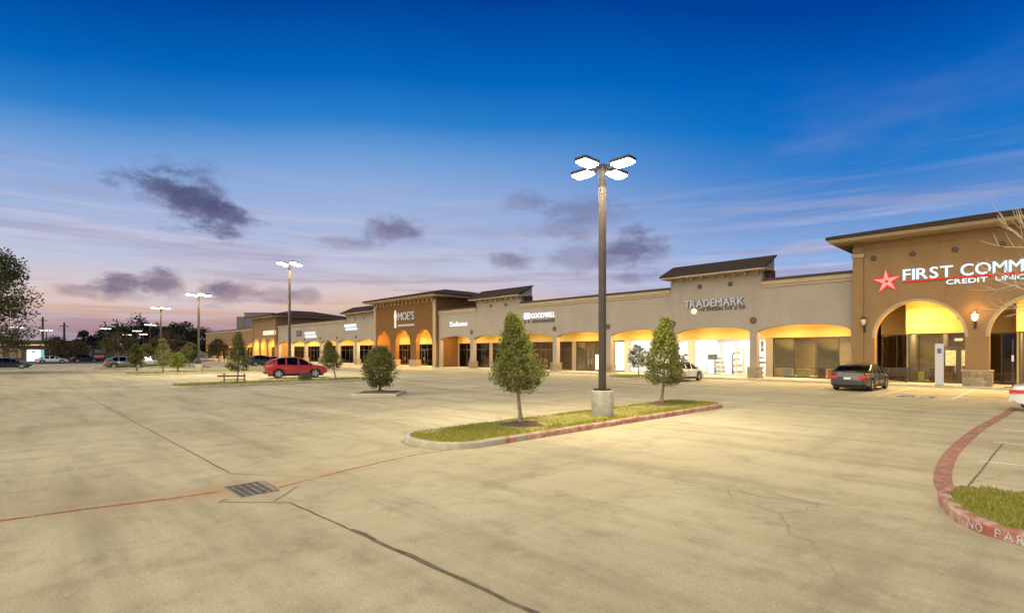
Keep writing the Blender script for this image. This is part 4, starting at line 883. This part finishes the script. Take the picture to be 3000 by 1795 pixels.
# timber stakes round the conical tree
t = thing('tree_stake', 'timber rail on two posts staking the dark conical tree', 'tree stake', (-38.0, 11.1, .15), R_(62))
for s in (-.55, .65): blk('post', 'wood', t, s-.035, s+.035, -.035, .035, 0, .62)
blk('rail', 'wood', t, -.95, .75, -.06, -.036, .40, .52); blk('rail', 'wood', t, -.55, .75, -.06, -.036, .20, .26)

def big_tree(label, loc, hgt, rad, zc, leaves, l, m, seed, group=None, blobs=16, tr=.3, name='tree', flat=.8):
    rnd = random.Random(seed); t = thing(name, label, 'tree', loc, rnd.random()*6.28, group); b = MB(); cl = []
    b.tube([(0, 0, -.2), (.1, .05, zc*.45), (0, .1, zc*.9), (0, 0, hgt*.85)], [tr*1.3, tr, tr*.75, tr*.1], 9)
    for k in range(blobs):
        a = rnd.random()*6.28; e = rnd.uniform(-.5, 1); r = rad*rnd.uniform(.45, 1)*math.sqrt(1-e*e*.75); c = Vector((r*math.cos(a), r*math.sin(a), zc+(hgt-zc)*e*flat)); cl.append((c, rad*rnd.uniform(.18, .36)))
        b.tube([(0, 0, zc*rnd.uniform(.5, .95)), c*.5+Vector((0, 0, zc*.38)), c], [tr*.4, tr*.22, tr*.05], 5)
    b.build('trunk', 'bark_dark', t, smooth=True); b = MB()
    for k in range(leaves):
        c, r = rnd.choice(cl); v = Vector((rnd.gauss(0, 1), rnd.gauss(0, 1), rnd.gauss(0, .6))).normalized()*r*rnd.random()**.42; leaf(b, c+v, l*rnd.uniform(.6, 1.4), l*.55, rnd)
    b.build('crown', m, t, fix=False); return t
big_tree('large dark oak at the edge of the lot by the parked black car', (*far(-78, 52)[:2], 0), 11.7, 5.2, 5.9, 13000, .30, 'leaf_oak', 73, blobs=60, tr=.28, name='oak_tree', flat=1.05)
# dark woods beyond the lot, each tree on its own
BG = [(200, 190, 6.5, 5), (255, 170, 9.5, 2.6), (235, 200, 7, 5.5), (300, 185, 9, 6), (330, 190, 11.5, 6.5), (375, 180, 14.5, 7.5), (415, 190, 13.5, 7), (455, 185, 11.5, 6.5), (500, 180, 11.5, 6.5), (540, 175, 12.0, 6), (575, 190, 11.5, 6), (610, 180, 10, 5.5), (645, 195, 9, 5), (130, 210, 5.5, 6), (60, 215, 6, 6), (680, 215, 8.5, 5)]
adj = ['squat', 'slim', 'low', 'rounded', 'tall', 'highest domed', 'broad', 'leaning', 'full', 'spreading', 'ragged', 'open', 'small', 'hedge-like', 'flat', 'narrow']
for i, (px_, d, h, r) in enumerate(BG):
    big_tree(adj[i]+' dark tree in the wood beyond the lot', (*far(px_, d)[:2], -.3), h, r, h*.5, 1500, .95, 'leaf_far', 90+i, 'dark trees beyond the lot', 14, .3, 'wood_tree')
# bare tree beside the bank lot
def bare(label, loc, hgt, seed):
    rnd = random.Random(seed); t = thing('bare_tree', label, 'tree', loc); b = MB(); tw = MB()
    def grow(p, d, ln, r, lev):
        n = 4; pts = [p]; dd = d.copy()
        for k in range(n):
            dd = (dd+Vector((rnd.gauss(0, .13), rnd.gauss(0, .13), rnd.gauss(.05, .08)))).normalized(); pts.append(pts[-1]+dd*ln/n)
        (b if lev < 2 else tw).tube(pts, [r*(1-.12*k) for k in range(n+1)], 7 if lev < 2 else 4, cap=lev < 2)
        if lev >= 4: return
        for k in range(3 if lev < 3 else 2 if lev == 3 else 2):
            q = pts[rnd.choice((2, 3, 4, 4))] if lev else pts[4]; a = rnd.random()*6.28; s = dd.cross(Vector((math.cos(a), math.sin(a), .3))).normalized()
            grow(q, (dd+s*rnd.uniform(.55, 1.0)).normalized(), ln*rnd.uniform(.62, .85)*(.45 if lev == 0 else 1), max(.006, r*.60), lev+1)
        if lev < 4: grow(pts[-1], (dd+Vector((rnd.gauss(0, .2), rnd.gauss(0, .2), .1))).normalized(), ln*.8*(.5 if lev == 0 else 1), r*.66, lev+1)
    grow(Vector((0, 0, 0)), Vector((-.05, .02, 1)), hgt*.46, .11, 0)
    b.build('trunk', 'bark_pale', t, smooth=True); tw.build('branches', 'bark_pale', t); return t
bare('leafless tree with pale twigs before the bank sign', (1.3, 27.0, 0), 9.0, 12)

# ------------------------------------------------------------------ cars
def interp(P, x):
    for (a, p), (b_, q) in zip(P, P[1:]):
        if x <= b_: t = (x-a)/(b_-a); t = t*t*(3-2*t)*.5+t*.5; return p+(q-p)*t
    return P[-1][1]
def car(label, loc, rz, paint_, kind='sedan', sc=1.0, cat='car', group=None):
    t = thing('parked_car', label, cat, loc, rz, group); t.scale = (sc, sc, sc)
    if kind == 'sedan':
        Lh, hw, wb, wr = 2.42, .91, (-1.38, 1.44), .335
        top = [(-2.42, .76), (-2.32, .96), (-1.85, 1.0), (-1.2, .98), (0, .94), (.95, .93), (1.5, .88), (2.1, .76), (2.42, .58)]
        roof = [(-1.86, .99), (-1.08, 1.30), (-.45, 1.405), (.12, 1.405), (.6, 1.27), (1.25, .92)]
        pil = ((-1.15, .10), (-.35, .07), (.42, .07))
    else:
        Lh, hw, wb, wr = 2.30, .92, (-1.35, 1.35), .355
        top = [(-2.30, .80), (-2.2, 1.08), (-1.6, 1.12), (-.8, 1.10), (0, 1.06), (.9, 1.06), (1.5, 1.02), (2.1, .90), (2.30, .70)]
        roof = [(-2.18, 1.10), (-1.72, 1.44), (-1.05, 1.60), (-.2, 1.63), (.35, 1.53), (1.18, 1.05)]
        pil = ((-1.62, .20), (-.80, .07), (.10, .07))
    z0 = .24 if kind == 'sedan' else .29
    def zb(x):
        z = z0+(.14 if abs(x) > Lh-.12 else .05 if abs(x) > Lh-.35 else 0)
        for w in wb:
            r = wr+.07
            if abs(x-w) < r: z = max(z, wr+math.sqrt(r*r-(x-w)**2)-.02)
        return z
    def W_(x): u = abs(x)/Lh; return hw*(1-.16*max(0, (u-.62)/.38)**2.2)
    st = sorted(set([-Lh+2*Lh*k/46 for k in range(47)]+[w+(wr+.07)*math.sin(R_(a)) for w in wb for a in range(-90, 91, 15)]))
    b = MB(); m = 13
    for x in st:
        z, zt, w = zb(x), interp(top, x), W_(x); zm = z+(zt-z)*.5 if z < .5 else z+(zt-z)*.4
        half = [(0, z), (w*.86, z), (w*.97, z+.03), (w, zm), (w*.985, zt-.14), (w*.93, zt-.04), (w*.55, zt+.01)]
        ring = [(x, y, q) for y, q in half]+[(x, -y, q) for y, q in half[:0:-1]]
        b.v += ring
    m = len(ring)
    for i in range(len(st)-1):
        for k in range(m): b.f.append((i*m+k, i*m+(k+1) % m, (i+1)*m+(k+1) % m, (i+1)*m+k))
    b.f += [tuple(range(m))[::-1], tuple((len(st)-1)*m+k for k in range(m))]
    body = b.build('body', paint_, t, smooth=True)
    # glasshouse, roof skin and pillars
    xs_ = [roof[0][0]+(roof[-1][0]-roof[0][0])*k/24 for k in range(25)]
    def gh(x): return interp(roof, x)
    def yw(x, z): zt = interp(top, x); return W_(x)*(.93-.24*max(0, min(1, (z-zt)/.55)))
    b = MB()
    for x in xs_:
        zt, zr = interp(top, x)-.05, max(gh(x), interp(top, x)); b.v += [(x, yw(x, zt), zt), (x, yw(x, zr), zr), (x, 0, zr+.025), (x, -yw(x, zr), zr), (x, -yw(x, zt), zt)]
    for i in range(24):
        for k in range(4): b.f.append((i*5+k, i*5+k+1, i*5+5+k+1, i*5+5+k))
    b.build('windows', 'car_glass', t, smooth=True)
    MB().box(roof[0][0]+.35, roof[-1][0]-.45, -hw*.66, hw*.66, z0+.1, interp(top, 0)-.06).build('cabin', 'black_trim', t)
    r0, r1 = (roof[1][0]-.02, roof[4][0]+.02); b = MB(); n = 14
    for k in range(n+1):
        x = r0+(r1-r0)*k/n; zr = gh(x); y = yw(x, zr); b.v += [(x, y*1.015, zr-.05), (x, y*.95, zr+.022), (x, 0, zr+.048), (x, -y*.95, zr+.022), (x, -y*1.015, zr-.05)]
    b.f = [(i*5+k, i*5+k+1, i*5+5+k+1, i*5+5+k) for i in range(n) for k in range(4)]; b.build('roof', paint_, t, smooth=True)
    for s in (1, -1):
        for x, w in pil:
            zr = gh(x); zt = interp(top, x)-.03; sl = .12 if x < -1 else 0
            b = MB(); P = [(x-w-sl, zt), (x+w-sl*.2, zt), (x+w*.7+sl*.3, zr-.02), (x-w*.7+sl*.3, zr-.02)]
            b.add([(a, s*(yw(a, q)+.006), q) for a, q in P]+[(a, s*(yw(a, q)-.03), q) for a, q in P], [(0, 1, 2, 3), (7, 6, 5, 4), (0, 4, 5, 1), (1, 5, 6, 2), (2, 6, 7, 3), (3, 7, 4, 0)]); b.build('pillar', paint_, t)
        xa, za, xb, zb_ = roof[-1][0]-.02, roof[-1][1], roof[4][0], gh(roof[4][0])                     # windscreen pillar
        MB().tube([(xa, s*yw(xa, za)*1.0, za), ((xa+xb)/2, s*yw((xa+xb)/2, gh((xa+xb)/2)), gh((xa+xb)/2)+.005), (xb, s*yw(xb, zb_), zb_+.01)], .035, 6).build('pillar', paint_, t)
        xa, za, xb, zb_ = roof[0][0], roof[0][1], roof[1][0], gh(roof[1][0])
        MB().tube([(xa, s*yw(xa, za), za), ((xa+xb)/2, s*yw((xa+xb)/2, gh((xa+xb)/2)), gh((xa+xb)/2)), (xb, s*yw(xb, zb_), zb_)], .05, 6).build('pillar', paint_, t)
        mb = MB(); mb.lathe([(.02, -.09), (.10, -.06), (.11, .03), (.06, .08)], 10, (roof[-1][0]-.28, s*(hw+.10), interp(top, .8)+.10)); mb.build('mirror', paint_, t, smooth=True)
        zc_ = interp(top, 2.0)-.16
        MB().add([(Lh-.52, s*W_(Lh-.52)*1.005, zc_+.03), (Lh-.05, s*W_(Lh-.05)*.93, zc_-.10), (Lh+.012, s*.50, zc_-.10), (Lh-.02, s*.50, zc_+.01), (Lh-.14, s*W_(Lh-.14)*.93, zc_+.02)], [(0, 1, 2, 3, 4)]).build('headlight', 'lamp_clear', t)
        zt_ = interp(top, -Lh+.1)-.10
        b = MB(); b.box(-Lh-.018, -Lh+.05, min(s*.50, s*.80), max(s*.50, s*.80), zt_-.20, zt_-.04); b.box(-Lh+.03, -Lh+.42, min(s*hw*.90, s*hw*.985), max(s*hw*.90, s*hw*.985), zt_-.17, zt_-.05); b.build('tail_light', 'tail_red', t, bevel=.02)
        for hx_ in (-.75, .15): blk('door_handle', paint_, t, hx_-.09, hx_+.09, min(s*hw*.99, s*(hw+.025)), max(s*hw*.99, s*(hw+.025)), interp(top, hx_)-.20, interp(top, hx_)-.165)
        for hx_ in (-1.02 if kind == 'sedan' else -.98, -.10, .92): blk('door_seam', 'black_trim', t, hx_-.006, hx_+.006, min(s*hw*.985, s*hw*1.004), max(s*hw*.985, s*hw*1.004), z0+.12, interp(top, hx_)-.1)
        blk('sill_trim', 'black_trim', t, -.9, .9, min(s*hw*.95, s*hw*1.008), max(s*hw*.95, s*hw*1.008), z0-.03, z0+.10)
    blk('number_plate', 'plate', t, -Lh-.03, -Lh+.02, -.16, .16, .62, .74); blk('rear_bumper', 'black_trim' if kind != 'sedan' else paint_, t, -Lh-.035, -Lh+.10, -hw*.78, hw*.78, .36, .50)
    blk('grille', 'black_trim', t, Lh-.06, Lh+.025, -.48, .48, .40, .60); blk('underside', 'black_trim', t, -Lh+.3, Lh-.3, -hw*.80, hw*.80, .17, z0+.16)
    for w in wb:
        for s in (1, -1):
            y = s*(hw-.115); b = MB(); n = 22
            for yy, rr in ((-.10, wr-.02), (-.11, wr-.10), (-.09, wr-.01), (.0, wr), (.09, wr-.01), (.11, wr-.06), (.10, wr-.11)):
                for k in range(n): a = 2*math.pi*k/n; b.v.append((w+rr*math.cos(a), y+yy*s, wr+rr*math.sin(a)))
            b.f = [(i*n+k, i*n+(k+1) % n, (i+1)*n+(k+1) % n, (i+1)*n+k) for i in range(2, 6) for k in range(n)]; b.f.append(tuple(2*n+k for k in range(n)))
            wh = b.build('wheel', 'tyre', t, smooth=True); q = MB(); ri = wr-.11; yo = y+s*.085
            for k in range(5):
                a = 2*math.pi*k/5; c_, s__ = math.cos(a), math.sin(a); pw = .055
                P = [(-s__*pw, c_*pw), (c_*ri-s__*pw*.9, s__*ri+c_*pw*.9), (c_*ri+s__*pw*.9, s__*ri-c_*pw*.9), (s__*pw, -c_*pw)]
                q.add([(w+u, yo+s*.012, wr+v) for u, v in P]+[(w+u, yo-s*.02, wr+v) for u, v in P], [(0, 1, 2, 3), (7, 6, 5, 4), (0, 4, 5, 1), (1, 5, 6, 2), (2, 6, 7, 3), (3, 7, 4, 0)])
            for r1, r2 in ((ri-.02, ri+.02), (0.0, .07)):
                for k in range(n):
                    a, c_ = 2*math.pi*k/n, 2*math.pi*(k+1)/n; q.add([(w+rr*math.cos(an), yo+s*.015, wr+rr*math.sin(an)) for rr, an in ((r1, a), (r2, a), (r2, c_), (r1, c_))], [(0, 1, 2, 3)])
            q.build('rim', 'rim', wh)
            bk = MB(); bk.add([(w+(ri+.01)*math.cos(2*math.pi*k/n), y+s*.05, wr+(ri+.01)*math.sin(2*math.pi*k/n)) for k in range(n)], [tuple(range(n))]); bk.build('brake_disc', 'black_trim', wh)
    return t
UP = R_(90)
car('red SUV parked on the far side of the staked tree\'s island', (-45.4, 18.15, 0), UP-R_(14), 'red_paint', 'suv', 1.06, 'SUV')
car('dark grey sedan parked nose-in before the bank', (-8.35, 36.5, 0), UP-R_(1), 'grey_paint', 'sedan', 1.07)
car('white sedan parked before the bright white shop behind the broad young tree', (-20.3, 37.0, 0), UP-R_(2), 'white_paint', 'sedan', 1.03)
car('white sedan parked tail-out at the end of the red fire-lane line', (1.0, 27.65, 0), 0, 'white_paint', 'sedan', 1.0)
car('slate hatchback parked sideways at the far end of the lot', (*far(366, 70)[:2], 0), UP, 'slate_paint', 'suv', .95)
car('silver SUV behind the slate hatchback', (*far(438, 76)[:2], 0), UP-R_(8), 'silver_paint', 'suv', 1.0, 'SUV')
car('low black car under the large dark oak', (*far(18, 68)[:2], 0), UP, 'black_paint', 'sedan', 1.0)
car('dark blue car parked by the amber-windowed tower', (*far(770, 84)[:2], 0), UP, 'blue_paint', 'suv', 1.0)
car('black car parked next to the dark blue one', (*far(800, 86)[:2], 0), UP, 'black_paint', 'sedan', 1.0)
car('small white car on the road right of the glowing signboard', (*far(152, 100)[:2], 0), UP, 'white_paint', 'sedan', 1.0)
car('dark car on the road before the red hedge', (*far(250, 112)[:2], 0), UP, 'black_paint', 'suv', 1.0)
car('pale car far off beside the bright green bush', (*far(552, 98)[:2], 0), UP, 'silver_paint', 'sedan', 1.0)

# ------------------------------------------------------------------ far background
def prect(t, name, m, x0, x1, d, za, zb_, dep=8.0, off=0):
    a, c = far(x0, d), far(x1, d); v = Vector((VX, VY, 0)); b = MB(); o = v*off
    b.add([a+o+Vector((0, 0, za)), c+o+Vector((0, 0, za)), c+o+v*dep+Vector((0, 0, za)), a+o+v*dep+Vector((0, 0, za)), a+o+Vector((0, 0, zb_)), c+o+Vector((0, 0, zb_)), c+o+v*dep+Vector((0, 0, zb_)), a+o+v*dep+Vector((0, 0, zb_))], [(0, 3, 2, 1), (4, 5, 6, 7), (0, 1, 5, 4), (1, 2, 6, 5), (2, 3, 7, 6), (3, 0, 4, 7)]); return b.build(name, m, t)
t = thing('office_block', 'plain windowless grey block rising behind the far shops', 'building', (0, 0, 0)); d = 240
prect(t, 'tower', 'far_block', 693, 715, d, -.5, 18.0, 14); prect(t, 'slab', 'far_block', 716, 800, d, -.5, 19.4, 18); prect(t, 'parapet', 'cap', 714, 802, d, 19.4, 19.8, 18, .0)
t = thing('roadside_shop', 'low dark roadside shop with a thin glowing fascia strip under utility poles', 'building'); d = 140
prect(t, 'wall', 'far_brown', -160, 150, d, -.5, 4.4, 14); prect(t, 'roof', 'cap', -165, 154, d, 4.4, 5.2, 15, -.5); s = prect(t, 'fascia', 'far_brown', -160, 148, d, 3.6, 4.3, .3, -.4); 
for a, c in ((0, 28), (62, 140)): prect(s, 'light_strip', 'strip_glow', a, c, d, 3.85, 4.12, .1, -.55)
for a in (-120, -70, -25, 30): prect(t, 'window', 'room_dark', a, a+34, d, .6, 3.0, .1, -.12)
t = thing('signboard', 'glowing white signboard with teal edge beside the road', 'sign'); d = 104
prect(t, 'frame', 'frame', 76, 132, d, .1, 2.75, .3); prect(t, 'face', 'sign_white', 79, 119, d, .35, 2.6, .05, -.06); prect(t, 'teal_edge', 'teal_glow', 119.5, 129, d, .35, 2.6, .05, -.06)
prect(t, 'mark', 'sign_dark', 95, 103, d, 2.1, 2.35, .02, -.09); prect(t, 'foot', 'far_brown', 80, 128, d, -.1, .1, .5)
t = thing('roadside_shop', 'small tan roadside shop with a pale sign behind the verge', 'building'); d = 150
prect(t, 'wall', 'far_tan', 222, 268, d, -.5, 3.4, 8); prect(t, 'roof', 'far_brown', 219, 271, d, 3.4, 4.0, 9, -.5); prect(t, 'sign', 'sign_plate', 226, 243, d, 1.9, 2.9, .1, -.15); prect(t, 'window', 'room_dark', 228, 262, d, .4, 1.5, .1, -.12)
t = thing('shop_canopy', 'red and teal striped awning stand at the edge of the wood', 'stall'); d = 135
prect(t, 'awning', 'teal_glow' if False else 'blue_paint', 277, 312, d, 1.9, 2.7, 3); prect(t, 'front', 'red_paint', 275, 305, d, .3, 1.3, 1.5); prect(t, 'post', 'bronze', 277, 278, d, -.2, 1.9, .1); prect(t, 'post', 'bronze', 311, 312, d, -.2, 1.9, .1)
for px_, d, h, lb in ((125, 190, 14.6, 'taller wooden utility pole with crossarm beyond the roadside shop'), (188, 190, 12.6, 'shorter wooden utility pole beyond the glowing signboard')):
    t = thing('utility_pole', lb, 'utility pole', far(px_, d)); MB().tube([(0, 0, -.5), (0, 0, h)], [.42, .30], 8).build('pole', 'bark_dark', t); MB().box(-.12, .12, -1.3, 1.3, h-1.4, h-1.15).build('crossarm', 'bark_dark', t)
rnd = random.Random(77)
for i in range(9):
    px_ = 150+i*24; t = thing('hedge_bush', 'low russet hedge bush along the road verge', 'bush', (*far(px_, 122)[:2], -.05), 0, 'hedge bushes along the verge'); b = MB()
    for k in range(260): a = rnd.random()*6.28; r = 1.4*rnd.random()**.5; leaf(b, Vector((r*math.cos(a), r*math.sin(a), .1+1.0*rnd.random()*(1-.3*r))), .4, .2, rnd)
    b.build('foliage', 'leaf_brown', t, fix=False); MB().tube([(0, 0, 0), (0, 0, .5)], .06, 5).build('stem', 'bark_dark', t)
